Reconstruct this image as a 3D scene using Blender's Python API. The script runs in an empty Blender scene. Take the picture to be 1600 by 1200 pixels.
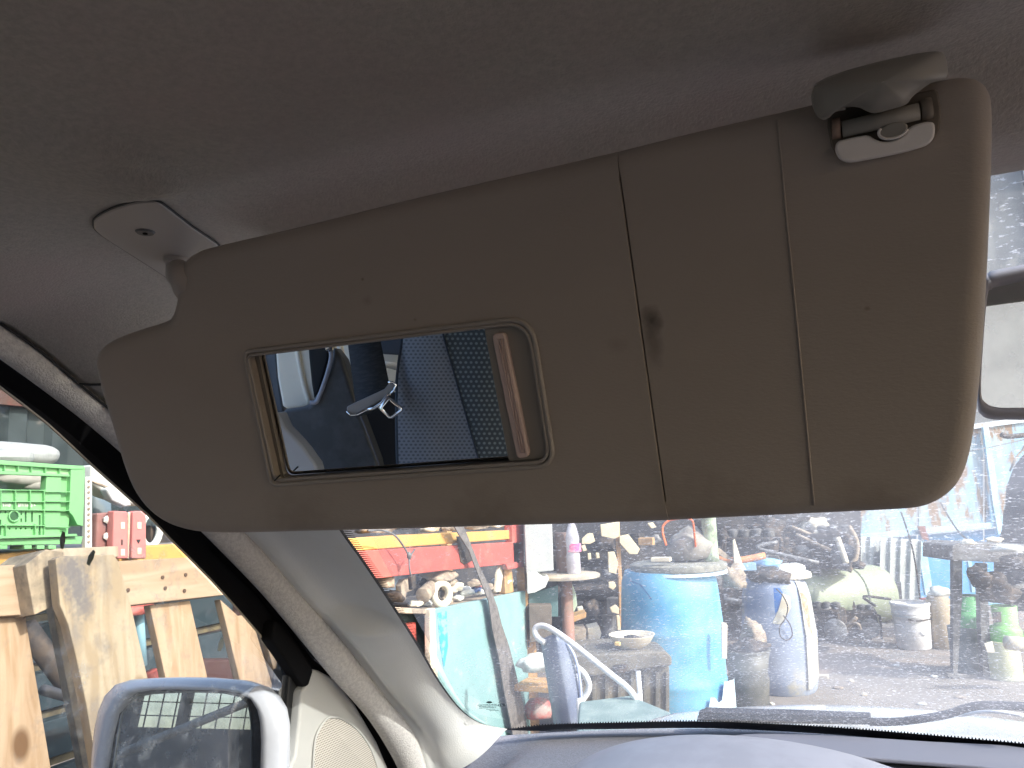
import bpy, bmesh, math, random
from mathutils import Vector, Matrix, noise
from mathutils.geometry import tessellate_polygon
R = math.radians
random.seed(7)
SC = bpy.context.scene
COL = SC.collection

# ------------------------------------------------------------------ camera
YAW, PITCH, ROLL, FPX = R(23.4), R(8.5), R(2.3), 1200.0
CAM = Vector((0, 0, 1.35))
FW = Vector((-math.sin(YAW)*math.cos(PITCH), math.cos(YAW)*math.cos(PITCH), math.sin(PITCH)))
R0 = Vector((math.cos(YAW), math.sin(YAW), 0))
U0 = R0.cross(FW)
RT = R0*math.cos(ROLL) - U0*math.sin(ROLL)
UP = U0*math.cos(ROLL) + R0*math.sin(ROLL)
cd = bpy.data.cameras.new('camera')
cam = bpy.data.objects.new('camera', cd); COL.objects.link(cam)
cam.matrix_world = Matrix(((RT.x, UP.x, -FW.x, CAM.x), (RT.y, UP.y, -FW.y, CAM.y), (RT.z, UP.z, -FW.z, CAM.z), (0, 0, 0, 1)))
cd.sensor_width = 36; cd.lens = 36*FPX/1600; cd.clip_start = .02; cd.clip_end = 500
SC.camera = cam

# ------------------------------------------------------------------ world, sun, exposure
SUN_DIR = Vector((.78, -.16, .62)).normalized()      # towards the sun
w = bpy.data.worlds.new('World'); SC.world = w; w.use_nodes = True
nt = w.node_tree; bg = nt.nodes['Background']
sky = nt.nodes.new('ShaderNodeTexSky'); sky.sky_type = 'NISHITA'; sky.sun_disc = False
sky.sun_elevation = math.asin(SUN_DIR.z); sky.sun_rotation = math.atan2(SUN_DIR.x, SUN_DIR.y)
sky.dust_density = 3.0; sky.air_density = 1.2
nt.links.new(sky.outputs[0], bg.inputs[0]); bg.inputs[1].default_value = .15
sd = bpy.data.lights.new('sun', 'SUN'); sd.energy = 2.0; sd.angle = R(.5); sd.color = (1, .95, .87)
sun = bpy.data.objects.new('sun', sd); COL.objects.link(sun)
sun.rotation_euler = SUN_DIR.to_track_quat('Z', 'Y').to_euler(); sun.location = (0, 0, 20)
SC.view_settings.view_transform = 'Standard'; SC.view_settings.look = 'None'
SC.view_settings.gamma = 1; SC.view_settings.exposure = 1.78
SC.cycles.use_denoising = True
SC.cycles.max_bounces = 10; SC.cycles.diffuse_bounces = 6; SC.cycles.glossy_bounces = 5
SC.cycles.transparent_max_bounces = 16; SC.cycles.caustics_reflective = False; SC.cycles.caustics_refractive = False
SC.cycles.sample_clamp_indirect = 6

# ------------------------------------------------------------------ pixel -> place helpers (1600 x 1200 photo pixels)
def ray(px, py):
    return FW + RT*((px-800)/FPX) - UP*((py-600)/FPX)
def P(px, py, d): return CAM + ray(px, py)*d
FH = Vector((-math.sin(YAW), math.cos(YAW), 0))
def Q(px, py, D):
    r = ray(px, py); return CAM + r*(D/r.dot(FH))
def plane(px, py, p0, n):
    r = ray(px, py); return CAM + r*((p0-CAM).dot(n)/r.dot(n))
def XP(px, py, x): return plane(px, py, Vector((x, 0, 0)), Vector((1, 0, 0)))
def YP(px, py, y): return plane(px, py, Vector((0, y, 0)), Vector((0, 1, 0)))
def ZP(px, py, z): return plane(px, py, Vector((0, 0, z)), Vector((0, 0, 1)))
# windscreen surface
WZ0, WSL = .92, 1.59
def wy(x, z): return 1.475 - .44*(x-.03)**2 - (z-WZ0)*WSL
def WS(px, py, off=0.0):
    r = ray(px, py); t = 1.0
    for _ in range(40):
        p = CAM + r*t
        g = p.y - (wy(p.x, p.z) - off)
        dg = r.y + WSL*r.z + .88*(p.x-.03)*r.x
        t -= g/dg
    return CAM + r*t
# sun visor plane
VT = R(17.8)
VN = Vector((0, -math.cos(VT), -math.sin(VT)))       # towards the camera
V0 = P(600, 640, .43)
def PV(px, py, off=0.0): return plane(px, py, V0 + VN*off, VN)
MP0 = V0 - VN*.005
def MR(px, py, d):
    p = P(px, py, d); return p - VN*(2*(p-MP0).dot(VN))
def refl_dir(v): return v - VN*(2*v.dot(VN))

# ------------------------------------------------------------------ object helpers
ORG = {}
def thing(name, label, cat, loc=(0, 0, 0), group=None, kind=None):
    o = bpy.data.objects.new(name, None); COL.objects.link(o); o.location = loc
    o.empty_display_size = .05
    ORG[o] = Vector(loc); o['label'] = label; o['category'] = cat
    if group: o['group'] = group
    if kind: o['kind'] = kind
    return o
def tag(o, label, cat, group=None, kind=None):
    o['label'] = label; o['category'] = cat
    if group: o['group'] = group
    if kind: o['kind'] = kind
    return o
def mesh(name, vs, fs, m, parent=None, smooth=False, uv=None, loc=None, bevel=0, seg=2, autos=None, recalc=False):
    if parent is not None: o0 = ORG[parent]
    elif loc is not None: o0 = Vector(loc)
    else: o0 = Vector((0, 0, 0))
    me = bpy.data.meshes.new(name)
    me.from_pydata([tuple(Vector(v)-o0) for v in vs], [], fs)
    if uv:
        l = me.uv_layers.new(name='uv')
        for p in me.polygons:
            for li in p.loop_indices: l.data[li].uv = uv[me.loops[li].vertex_index]
    if recalc:
        b = bmesh.new(); b.from_mesh(me); bmesh.ops.recalc_face_normals(b, faces=b.faces); b.to_mesh(me); b.free()
    if m: me.materials.append(m)
    if smooth: me.polygons.foreach_set('use_smooth', [True]*len(me.polygons))
    o = bpy.data.objects.new(name, me); COL.objects.link(o)
    ORG[o] = o0
    if parent is not None: o.parent = parent
    else: o.location = o0
    if bevel:
        md = o.modifiers.new('bevel', 'BEVEL'); md.width = bevel; md.segments = seg; md.limit_method = 'ANGLE'; md.angle_limit = R(40)
        if autos is None: autos = True
    if autos:
        me.polygons.foreach_set('use_smooth', [True]*len(me.polygons))
        wn = o.modifiers.new('wn', 'WEIGHTED_NORMAL'); wn.keep_sharp = True
    return o
def struct(o): o['kind'] = 'structure'; return o
def slabv(pts, ext):
    n = len(pts); pts = [Vector(p) for p in pts]; ext = Vector(ext)
    vs = pts + [p+ext for p in pts]
    fs = [tuple(range(n)), tuple(range(2*n-1, n-1, -1))] + [(i, i+n, (i+1) % n + n, (i+1) % n) for i in range(n)]
    return vs, fs
def slab(name, pts, ext, m, parent=None, bevel=.002, loc=None, **k):
    vs, fs = slabv(pts, ext)
    return mesh(name, vs, fs, m, parent, bevel=bevel, loc=loc if loc is not None else (pts[0] if parent is None else None), recalc=True, **k)
def slabQ(name, px, D, th, m, parent=None, bevel=.004, **k):
    pts = [Q(x, y, D) for x, y in px]
    return slab(name, pts, FH*th, m, parent, bevel=bevel, **k)
def boxv(c, s, rz=0, rx=0, ry=0):
    c = Vector(c); M = Matrix.Rotation(rz, 3, 'Z') @ Matrix.Rotation(ry, 3, 'Y') @ Matrix.Rotation(rx, 3, 'X')
    vs = [c + M @ Vector((a*s[0]/2, b*s[1]/2, d*s[2]/2)) for a in (-1, 1) for b in (-1, 1) for d in (-1, 1)]
    fs = [(0, 1, 3, 2), (4, 6, 7, 5), (0, 4, 5, 1), (2, 3, 7, 6), (0, 2, 6, 4), (1, 5, 7, 3)]
    return vs, fs
def box(name, c, s, m, parent=None, rz=0, rx=0, ry=0, bevel=.004, **k):
    vs, fs = boxv(c, s, rz, rx, ry)
    return mesh(name, vs, fs, m, parent, bevel=bevel, loc=c if parent is None else None, **k)
def join(parts):
    V, F = [], []
    for vs, fs in parts:
        n = len(V); V += list(vs); F += [tuple(i+n for i in f) for f in fs]
    return V, F
def lathev(prof, c, seg=40, axis=None, cap=True, wob=0, sd=0):
    c = Vector(c); vs, fs = [], []
    q = Vector((0, 0, 1)).rotation_difference(Vector(axis).normalized()) if axis is not None else None
    for r, z in prof:
        for i in range(seg):
            a = 2*math.pi*i/seg
            rr = r*(1+wob*noise.noise(Vector((math.cos(a)*1.5, math.sin(a)*1.5, z*6+sd))))
            v = Vector((math.cos(a)*rr, math.sin(a)*rr, z))
            if q: v = q @ v
            vs.append(c+v)
    for k in range(len(prof)-1):
        for i in range(seg):
            j = (i+1) % seg
            fs.append((k*seg+i, k*seg+j, (k+1)*seg+j, (k+1)*seg+i))
    if cap:
        fs.append(tuple(reversed(range(seg)))); fs.append(tuple(range((len(prof)-1)*seg, len(prof)*seg)))
    return vs, fs
def lathe(name, prof, c, m, parent=None, seg=40, axis=None, cap=True, smooth=True, **k):
    vs, fs = lathev(prof, c, seg, axis, cap, k.pop('wob', 0), k.pop('sd', 0))
    o = mesh(name, vs, fs, m, parent, loc=c if parent is None else None, smooth=smooth, **k)
    if smooth and cap:
        md = o.modifiers.new('es', 'EDGE_SPLIT'); md.split_angle = R(50)
    return o
def catmull(pts, n=6, closed=False):
    pts = [Vector(p) for p in pts]; out = []; N = len(pts)
    rng = range(N) if closed else range(N-1)
    for i in rng:
        p0 = pts[(i-1) % N] if closed or i > 0 else pts[0]*2-pts[1]
        p1, p2 = pts[i], pts[(i+1) % N]
        p3 = pts[(i+2) % N] if closed or i+2 < N else pts[-1]*2-pts[-2]
        for k in range(n):
            t = k/n
            out.append(.5*((2*p1)+(p2-p0)*t+(2*p0-5*p1+4*p2-p3)*t*t+(3*p1-p0-3*p2+p3)*t**3))
    if not closed: out.append(pts[-1])
    return out
def tubev(pts, r, seg=10, closed=False, flat=1.0):
    pts = [Vector(p) for p in pts]; N = len(pts); vs, fs = [], []
    up = Vector((0, 0, 1)); prev = None
    for i, p in enumerate(pts):
        a = pts[(i-1) % N] if closed or i > 0 else p
        b = pts[(i+1) % N] if closed or i < N-1 else p
        t = (b-a).normalized()
        if prev is None:
            s = t.cross(up if abs(t.z) < .9 else Vector((1, 0, 0))).normalized()
        else:
            s = (prev - t*prev.dot(t)).normalized()
        prev = s; u = t.cross(s)
        rr = r[i] if isinstance(r, (list, tuple)) else r
        for k in range(seg):
            an = 2*math.pi*k/seg
            vs.append(p + s*math.cos(an)*rr + u*math.sin(an)*rr*flat)
    M = N if closed else N-1
    for i in range(M):
        for k in range(seg):
            j = (k+1) % seg; i2 = (i+1) % N
            fs.append((i*seg+k, i*seg+j, i2*seg+j, i2*seg+k))
    if not closed:
        fs.append(tuple(reversed(range(seg)))); fs.append(tuple(range((N-1)*seg, N*seg)))
    return vs, fs
def tube(name, pts, r, m, parent=None, seg=10, closed=False, sm=0, flat=1.0, **k):
    if sm:
        k0 = len(pts); pts = catmull(pts, sm, closed)
        if isinstance(r, (list, tuple)):
            q = list(r); r = []
            for i in range(len(pts)):
                u = i*(len(q)-1)/(len(pts)-1); a = min(int(u), len(q)-2); r.append(q[a]+(q[a+1]-q[a])*(u-a))
    vs, fs = tubev(pts, r, seg, closed, flat)
    return mesh(name, vs, fs, m, parent, smooth=True, loc=pts[0] if parent is None else None, recalc=True, **k)
def gridm(name, rows, m, parent=None, uv=None, smooth=True, thick=0, **k):
    nr, nc = len(rows), len(rows[0])
    vs = [p for r_ in rows for p in r_]
    fs = [(i*nc+j, i*nc+j+1, (i+1)*nc+j+1, (i+1)*nc+j) for i in range(nr-1) for j in range(nc-1)]
    o = mesh(name, vs, fs, m, parent, smooth=smooth, uv=uv, **k)
    if thick:
        md = o.modifiers.new('sol', 'SOLIDIFY'); md.thickness = thick; md.offset = 0
    return o
def resample(pts, n):
    pts = [Vector(p) for p in pts]; L = [0]
    for a, b in zip(pts, pts[1:]): L.append(L[-1]+(b-a).length)
    out = []; j = 0
    for i in range(n):
        s = L[-1]*i/(n-1)
        while j < len(L)-2 and L[j+1] < s: j += 1
        t = (s-L[j])/max(1e-9, L[j+1]-L[j]); out.append(pts[j].lerp(pts[j+1], min(1, max(0, t))))
    return out
def ss(t): t = max(0, min(1, t)); return t*t*(3-2*t)

# ------------------------------------------------------------------ materials
MATS = {}
def mat(name, col, col2=None, sc=6, rough=.6, metal=0, bump=0, bsc=60, lo=.45, hi=.6, detail=6, stretch=(1, 1, 1), spec=.4, sub=0, col3=None, sc3=2, lo3=.55, hi3=.65, coat=0):
    if name in MATS: return MATS[name]
    m = bpy.data.materials.new(name); m.use_nodes = True; n = m.node_tree; b = n.nodes['Principled BSDF']
    MATS[name] = m
    b.inputs['Base Color'].default_value = (*col, 1); b.inputs['Roughness'].default_value = rough
    b.inputs['Metallic'].default_value = metal; b.inputs['Specular IOR Level'].default_value = spec
    if coat: b.inputs['Coat Weight'].default_value = coat; b.inputs['Coat Roughness'].default_value = .08
    tc = n.nodes.new('ShaderNodeTexCoord'); mp = n.nodes.new('ShaderNodeMapping'); mp.inputs['Scale'].default_value = stretch
    n.links.new(tc.outputs['Object'], mp.inputs[0])
    def nz(scale, det=6, rgh=.6):
        x = n.nodes.new('ShaderNodeTexNoise'); x.inputs['Scale'].default_value = scale; x.inputs['Detail'].default_value = det
        x.inputs['Roughness'].default_value = rgh
        n.links.new(mp.outputs[0], x.inputs['Vector']); return x.outputs[0]
    def mask(src, a, c):
        r_ = n.nodes.new('ShaderNodeMapRange'); r_.inputs[1].default_value = a; r_.inputs[2].default_value = c
        r_.clamp = True; n.links.new(src, r_.inputs[0]); return r_.outputs[0]
    def mix(f, A, B):
        x = n.nodes.new('ShaderNodeMix'); x.data_type = 'RGBA'
        n.links.new(f, x.inputs[0])
        for s, v in ((6, A), (7, B)):
            if isinstance(v, tuple): x.inputs[s].default_value = (*v[:3], 1)
            else: n.links.new(v, x.inputs[s])
        return x.outputs[2]
    cur = tuple(col)
    if col2: cur = mix(mask(nz(sc, detail), lo, hi), cur, tuple(col2))
    if col3: cur = mix(mask(nz(sc3, 8, .7), lo3, hi3), cur, tuple(col3))
    if not isinstance(cur, tuple): n.links.new(cur, b.inputs['Base Color'])
    if bump:
        bp = n.nodes.new('ShaderNodeBump'); bp.inputs['Strength'].default_value = bump; bp.inputs['Distance'].default_value = .002
        n.links.new(nz(bsc, 3), bp.inputs['Height']); n.links.new(bp.outputs[0], b.inputs['Normal'])
    m['_mix'] = 1
    return m
def hexc(r, g, b):
    f = lambda c: ((c/255)/12.92 if c/255 <= .04045 else ((c/255+.055)/1.055)**2.4)
    return (f(r), f(g), f(b))
def dots(name, c1, c2, pitch, rad, rough=.85, stag=True, asp=1.0):
    m = bpy.data.materials.new(name); m.use_nodes = True; n = m.node_tree; b = n.nodes['Principled BSDF']
    b.inputs['Roughness'].default_value = rough; b.inputs['Specular IOR Level'].default_value = .25
    uv = n.nodes.new('ShaderNodeUVMap'); sp = n.nodes.new('ShaderNodeSeparateXYZ'); n.links.new(uv.outputs[0], sp.inputs[0])
    def M(op, a, c=None, v=None):
        x = n.nodes.new('ShaderNodeMath'); x.operation = op
        n.links.new(a, x.inputs[0]) if not isinstance(a, (int, float)) else setattr(x.inputs[0], 'default_value', a)
        if c is not None:
            n.links.new(c, x.inputs[1]) if not isinstance(c, (int, float)) else setattr(x.inputs[1], 'default_value', c)
        return x.outputs[0]
    u = M('DIVIDE', sp.outputs[0], pitch); v = M('DIVIDE', sp.outputs[1], pitch*asp)
    if stag:
        row = M('MODULO', M('FLOOR', v), 2.0); u = M('ADD', u, M('MULTIPLY', row, .5))
    fu = M('SUBTRACT', M('FRACT', u), .5); fv = M('SUBTRACT', M('FRACT', v), .5)
    d = M('SQRT', M('ADD', M('MULTIPLY', fu, fu), M('MULTIPLY', fv, fv)))
    k = n.nodes.new('ShaderNodeMapRange'); k.inputs[1].default_value = rad+.08; k.inputs[2].default_value = rad-.08
    n.links.new(d, k.inputs[0])
    x = n.nodes.new('ShaderNodeMix'); x.data_type = 'RGBA'; n.links.new(k.outputs[0], x.inputs[0])
    x.inputs[6].default_value = (*c1, 1); x.inputs[7].default_value = (*c2, 1)
    n.links.new(x.outputs[2], b.inputs['Base Color'])
    bp = n.nodes.new('ShaderNodeBump'); bp.inputs['Strength'].default_value = .5; bp.inputs['Distance'].default_value = .001; bp.invert = True
    n.links.new(k.outputs[0], bp.inputs['Height']); n.links.new(bp.outputs[0], b.inputs['Normal'])
    return m
def mirror_mat(name, tint, rough=.0, dirt=.0, dcol=(.5, .52, .55)):
    m = bpy.data.materials.new(name); m.use_nodes = True; n = m.node_tree; b = n.nodes['Principled BSDF']
    b.inputs['Base Color'].default_value = (*tint, 1); b.inputs['Metallic'].default_value = 1; b.inputs['Roughness'].default_value = rough
    if dirt:
        d = n.nodes.new('ShaderNodeBsdfDiffuse'); d.inputs[0].default_value = (*dcol, 1)
        tc = n.nodes.new('ShaderNodeTexCoord'); x = n.nodes.new('ShaderNodeTexNoise'); x.inputs['Scale'].default_value = 45; x.inputs['Detail'].default_value = 8; x.inputs['Roughness'].default_value = .7
        n.links.new(tc.outputs['Object'], x.inputs['Vector'])
        r_ = n.nodes.new('ShaderNodeMapRange'); r_.inputs[1].default_value = .4; r_.inputs[2].default_value = .75; r_.inputs[3].default_value = dirt*.35; r_.inputs[4].default_value = dirt
        n.links.new(x.outputs[0], r_.inputs[0])
        ms = n.nodes.new('ShaderNodeMixShader'); n.links.new(r_.outputs[0], ms.inputs[0]); n.links.new(b.outputs[0], ms.inputs[1]); n.links.new(d.outputs[0], ms.inputs[2])
        n.links.new(ms.outputs[0], n.nodes['Material Output'].inputs[0])
    return m
def glass_mat(name, tint=(.93, .96, .95), haze=.1, speck=.5, sc=230, lo=.58, hi=.68, grad=None, hcol=(.75, .78, .82), speccol=(.8, .82, .85), stretch=(1, 1, 1), big=7):
    m = bpy.data.materials.new(name); m.use_nodes = True; n = m.node_tree
    for x in list(n.nodes):
        if x.type == 'BSDF_PRINCIPLED': n.nodes.remove(x)
    out = n.nodes['Material Output']
    tr = n.nodes.new('ShaderNodeBsdfTransparent'); tr.inputs[0].default_value = (*tint, 1)
    gl = n.nodes.new('ShaderNodeBsdfGlossy'); gl.inputs['Roughness'].default_value = .02
    fr = n.nodes.new('ShaderNodeFresnel'); fr.inputs[0].default_value = 1.3
    m1 = n.nodes.new('ShaderNodeMixShader'); n.links.new(fr.outputs[0], m1.inputs[0]); n.links.new(tr.outputs[0], m1.inputs[1]); n.links.new(gl.outputs[0], m1.inputs[2])
    di = n.nodes.new('ShaderNodeBsdfDiffuse'); tl = n.nodes.new('ShaderNodeBsdfTranslucent')
    di.inputs[0].default_value = (*hcol, 1); tl.inputs[0].default_value = (*hcol, 1)
    md = n.nodes.new('ShaderNodeMixShader'); md.inputs[0].default_value = .6; n.links.new(di.outputs[0], md.inputs[1]); n.links.new(tl.outputs[0], md.inputs[2])
    tc = n.nodes.new('ShaderNodeTexCoord'); mp = n.nodes.new('ShaderNodeMapping'); mp.inputs['Scale'].default_value = stretch
    n.links.new(tc.outputs['Object'], mp.inputs[0])
    a = n.nodes.new('ShaderNodeTexNoise'); a.inputs['Scale'].default_value = sc; a.inputs['Detail'].default_value = 4; a.inputs['Roughness'].default_value = .65
    c = n.nodes.new('ShaderNodeTexNoise'); c.inputs['Scale'].default_value = big; c.inputs['Detail'].default_value = 5
    for x in (a, c): n.links.new(mp.outputs[0], x.inputs['Vector'])
    ra = n.nodes.new('ShaderNodeMapRange'); ra.inputs[1].default_value = lo; ra.inputs[2].default_value = hi; ra.inputs[4].default_value = speck
    n.links.new(a.outputs[0], ra.inputs[0])
    rc = n.nodes.new('ShaderNodeMapRange'); rc.inputs[1].default_value = .38; rc.inputs[2].default_value = .62; rc.inputs[3].default_value = .42; rc.inputs[4].default_value = 1.0
    n.links.new(c.outputs[0], rc.inputs[0])
    mul = n.nodes.new('ShaderNodeMath'); mul.operation = 'MULTIPLY'; n.links.new(ra.outputs[0], mul.inputs[0]); n.links.new(rc.outputs[0], mul.inputs[1])
    hz = n.nodes.new('ShaderNodeMath'); hz.operation = 'MULTIPLY'; n.links.new(rc.outputs[0], hz.inputs[0]); hz.inputs[1].default_value = haze
    ad = n.nodes.new('ShaderNodeMath'); ad.operation = 'ADD'; ad.use_clamp = True; n.links.new(mul.outputs[0], ad.inputs[0]); n.links.new(hz.outputs[0], ad.inputs[1])
    last = ad.outputs[0]
    if grad:        # dirt builds up along x: (x0, x1, factor0, factor1)
        sp = n.nodes.new('ShaderNodeSeparateXYZ'); n.links.new(tc.outputs['Object'], sp.inputs[0])
        g = n.nodes.new('ShaderNodeMapRange'); g.inputs[1].default_value = grad[0]; g.inputs[2].default_value = grad[1]; g.inputs[3].default_value = grad[2]; g.inputs[4].default_value = grad[3]
        n.links.new(sp.outputs[0], g.inputs[0])
        q = n.nodes.new('ShaderNodeMath'); q.operation = 'MULTIPLY'; n.links.new(last, q.inputs[0]); n.links.new(g.outputs[0], q.inputs[1]); last = q.outputs[0]
    m2 = n.nodes.new('ShaderNodeMixShader'); n.links.new(last, m2.inputs[0]); n.links.new(m1.outputs[0], m2.inputs[1]); n.links.new(md.outputs[0], m2.inputs[2])
    n.links.new(m2.outputs[0], out.inputs[0])
    return m
def stain_shade(m, spots, col, base=None):
    """dark worn marks and painted shade at given local points: (x,y,z,rx,ry,rz)"""
    n = m.node_tree; b = n.nodes['Principled BSDF']; tc = n.nodes.new('ShaderNodeTexCoord')
    for (x, y, z, rx, ry, rz, amt) in spots:
        mp = n.nodes.new('ShaderNodeMapping'); mp.vector_type = 'POINT'
        mp.inputs['Location'].default_value = (-x/rx, -y/ry, -z/rz); mp.inputs['Scale'].default_value = (1/rx, 1/ry, 1/rz)
        n.links.new(tc.outputs['Object'], mp.inputs[0])
        ln = n.nodes.new('ShaderNodeVectorMath'); ln.operation = 'LENGTH'; n.links.new(mp.outputs[0], ln.inputs[0])
        nz = n.nodes.new('ShaderNodeTexNoise'); nz.inputs['Scale'].default_value = 120; n.links.new(tc.outputs['Object'], nz.inputs['Vector'])
        ad = n.nodes.new('ShaderNodeMath'); ad.operation = 'ADD'; n.links.new(ln.outputs['Value'], ad.inputs[0]); n.links.new(nz.outputs[0], ad.inputs[1])
        r_ = n.nodes.new('ShaderNodeMapRange'); r_.inputs[1].default_value = 1.5; r_.inputs[2].default_value = .7; r_.inputs[4].default_value = amt
        n.links.new(ad.outputs[0], r_.inputs[0])
        mx = n.nodes.new('ShaderNodeMix'); mx.data_type = 'RGBA'; n.links.new(r_.outputs[0], mx.inputs[0])
        old = b.inputs['Base Color']
        if old.links: n.links.new(old.links[0].from_socket, mx.inputs[6])
        else: mx.inputs[6].default_value = old.default_value
        mx.inputs[7].default_value = (*col, 1)
        n.links.new(mx.outputs[2], b.inputs['Base Color'])

m_head = mat('headliner_felt', (.47, .435, .395), (.39, .365, .33), sc=300, rough=.95, bump=.45, bsc=600, lo=.35, hi=.65, spec=.1, col3=(.445, .37, .35), sc3=3.5, lo3=.45, hi3=.75)
m_visor = mat('visor_vinyl', (.395, .348, .312), (.365, .322, .288), sc=7, rough=.66, bump=.16, bsc=380, lo=.3, hi=.75, spec=.22, stretch=(1, 1, 2.5))
m_visor2 = mat('visor_rim', (.35, .32, .295), rough=.5, bump=.2, bsc=300, spec=.35)
m_visorplate = mat('visor_plate', (.33, .305, .275), rough=.5, spec=.35)
m_bar = mat('slider_pink', (.62, .49, .46), rough=.45, spec=.4, stretch=(1, 1, 1))
m_clip = mat('clip_grey', (.30, .285, .26), rough=.45, spec=.4)
m_grip = mat('grip_light_grey', (.86, .82, .80), (.74, .71, .70), sc=60, rough=.5, lo=.6, hi=.7)
m_plate = mat('mount_plate', (.34, .31, .29), rough=.5, spec=.4)
m_screw = mat('screw_steel', (.10, .10, .105), rough=.45, metal=.4)
m_black = mat('rubber_black', (.006, .006, .007), rough=.75, spec=.12)
m_dark = mat('dark_seal', (.02, .021, .023), rough=.5, spec=.3)
m_welt = mat('welt_fabric', (.70, .68, .66), (.58, .56, .55), sc=240, rough=.95, bump=.7, bsc=500, lo=.4, hi=.6, spec=.1)
m_pillar = mat('pillar_trim', (.86, .87, .86), (.82, .83, .81), sc=10, rough=.55, bump=.25, bsc=500, lo=.4, hi=.7, spec=.3)
m_sail = mat('sail_trim', (.45, .45, .435), rough=.5, spec=.35, bump=.15, bsc=500)
m_dash = mat('dash_grain', (.195, .195, .222), (.16, .16, .18), sc=220, rough=.62, bump=.6, bsc=380, lo=.4, hi=.6, spec=.35)
m_dash2 = mat('dash_smooth', (.20, .20, .235), rough=.5, spec=.4)
m_binn = mat('binnacle_grey', (.30, .30, .345), (.27, .27, .31), sc=18, rough=.42, spec=.4)
m_white = mat('car_paint_white', (.78, .79, .82), (.70, .71, .74), sc=9, rough=.25, spec=.5, coat=.5, lo=.4, hi=.7)
m_lilac = mat('mirror_paint', (.60, .63, .71), (.53, .56, .64), sc=14, rough=.3, spec=.5, coat=.4, lo=.45, hi=.7)
# =================================================================== THE CAR
car = thing('car', 'white delivery van seen from its driver seat, grey headliner and light pillar trim', 'car', (0.05, 0, 0))

# ---- headliner: ceiling sheet with a pressed edge and a drop towards the door side
cA, cB = ZP(135, 190, 1.535), ZP(300, 300, 1.535)
SEAM3 = [XP(a, b, -.665) for a, b in [(0, 505), (62, 548), (120, 597), (160, 630), (220, 680), (300, 754)]]
def seam_z(y):
    if y <= SEAM3[0].y: return SEAM3[0].z + .006*ss((SEAM3[0].y-y)/.15)
    for a, b in zip(SEAM3, SEAM3[1:]):
        if a.y <= y <= b.y: return a.z+(b.z-a.z)*(y-a.y)/(b.y-a.y)
    return SEAM3[-1].z
def head_z(x, y):
    z = 1.535
    A = ss((-.485-x)/.18); z -= A*(1.535-seam_z(y))
    ab = cB-cA; ap = Vector((x, y, 0))-Vector((cA.x, cA.y, 0)); ab = Vector((ab.x, ab.y, 0)); L = ab.length
    t = ap.dot(ab)/L/L; dd = (ab.x*ap.y-ab.y*ap.x)/L
    wdw = ss((t+.05)/.15)*ss((1.1-t)/.35)
    z -= .011*wdw*(ss((dd+.004)/.012) - ss((dd-.012)/.07))
    z += .004*math.sin(x*3+1)*math.cos(y*5)
    z -= .030*ss((y-.350)/.05)*ss((x+.36)/.06)*ss((.9-x)/.1)  # dip behind the visor, shaped to stop light leaking over it
    return z
xs = [-.667 + .01*i for i in range(67)] + [0.0+.06*i for i in range(15)]
ys = [-2.4, -2, -1.6, -1.2, -.9, -.7, -.55] + [-.4+.012*i for i in range(86)]
HV = [(x, y, head_z(x, y)) for y in ys for x in xs]; nc = len(xs)
HF = [(i*nc+j, i*nc+j+1, (i+1)*nc+j+1, (i+1)*nc+j) for i in range(len(ys)-1) for j in range(nc-1) if ys[i+1] < .445 or xs[j+1] < -.385]
ho_ = mesh('headliner', HV, HF, m_head, car, smooth=True)
md = ho_.modifiers.new('sol', 'SOLIDIFY'); md.thickness = .006; md.offset = -1 if False else 1
slab('roof', [(-.74, -2.5, 1.60), (.85, -2.5, 1.60), (.85, .50, 1.585), (-.74, .50, 1.585)], (0, 0, .015), m_white, car)

# ---- the A-pillar: seam line, welt roll, trim
Wpx = [(430, 660), (490, 760), (530, 828), (567, 880), (607, 940), (650, 1007), (683, 1063), (717, 1107), (750, 1130), (793, 1139)]
Wc = [WS(x, y, .014) for x, y in Wpx]
Spx0 = 0; Spx = [(160, 630), (220, 680), (300, 754), (400, 850), (467, 927), (533, 1000), (600, 1087), (647, 1147), (672, 1220)]
Sc = [XP(x, y, -.665) for x, y in Spx]
Lpx = [(0, 552), (69, 605), (135, 655), (198, 712), (260, 775), (335, 850), (400, 917), (443, 967), (517, 1057), (573, 1120), (613, 1183), (632, 1225)]
Lc = [XP(x, y, -.69) for x, y in Lpx]
N = 60
Ws, Ss, Ls = resample(catmull(Wc, 6), N), resample(catmull(Sc, 6), N), resample(catmull(Lc, 6), N)
Sf = resample(catmull(SEAM3[:3]+Sc, 6), N)
rows = []
for i in range(N):
    a, b = Ss[i], Ws[i]; r_ = []
    for k in range(17):
        t = k/16; p = a.lerp(b, t)
        nrm = (b-a).cross(Vector((0, .8, -.55))).normalized()
        if nrm.x < 0: nrm = -nrm
        p = p + nrm*(.014*math.sin(math.pi*min(1, t*1.05)) - .006*math.exp(-((t-.12)/.07)**2))
        if k == 0: r_.append(p+Vector((-.03, .02, -.01)))
        r_.append(p)
    rows.append(r_)
gridm('pillar_trim', rows, m_pillar, car)
# seam filler where the trim tucks under the headliner
tube('trim_seam', [XP(0, 505, -.662), XP(62, 548, -.662), XP(120, 597, -.662), XP(165, 634, -.662), XP(215, 675, -.662)], .0013, m_dark, car, sm=4)
tube('trim_seam', [XP(124, 600, -.655), XP(150, 601, -.645), XP(185, 598, -.63)], .0012, m_dark, car, sm=4)
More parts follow.
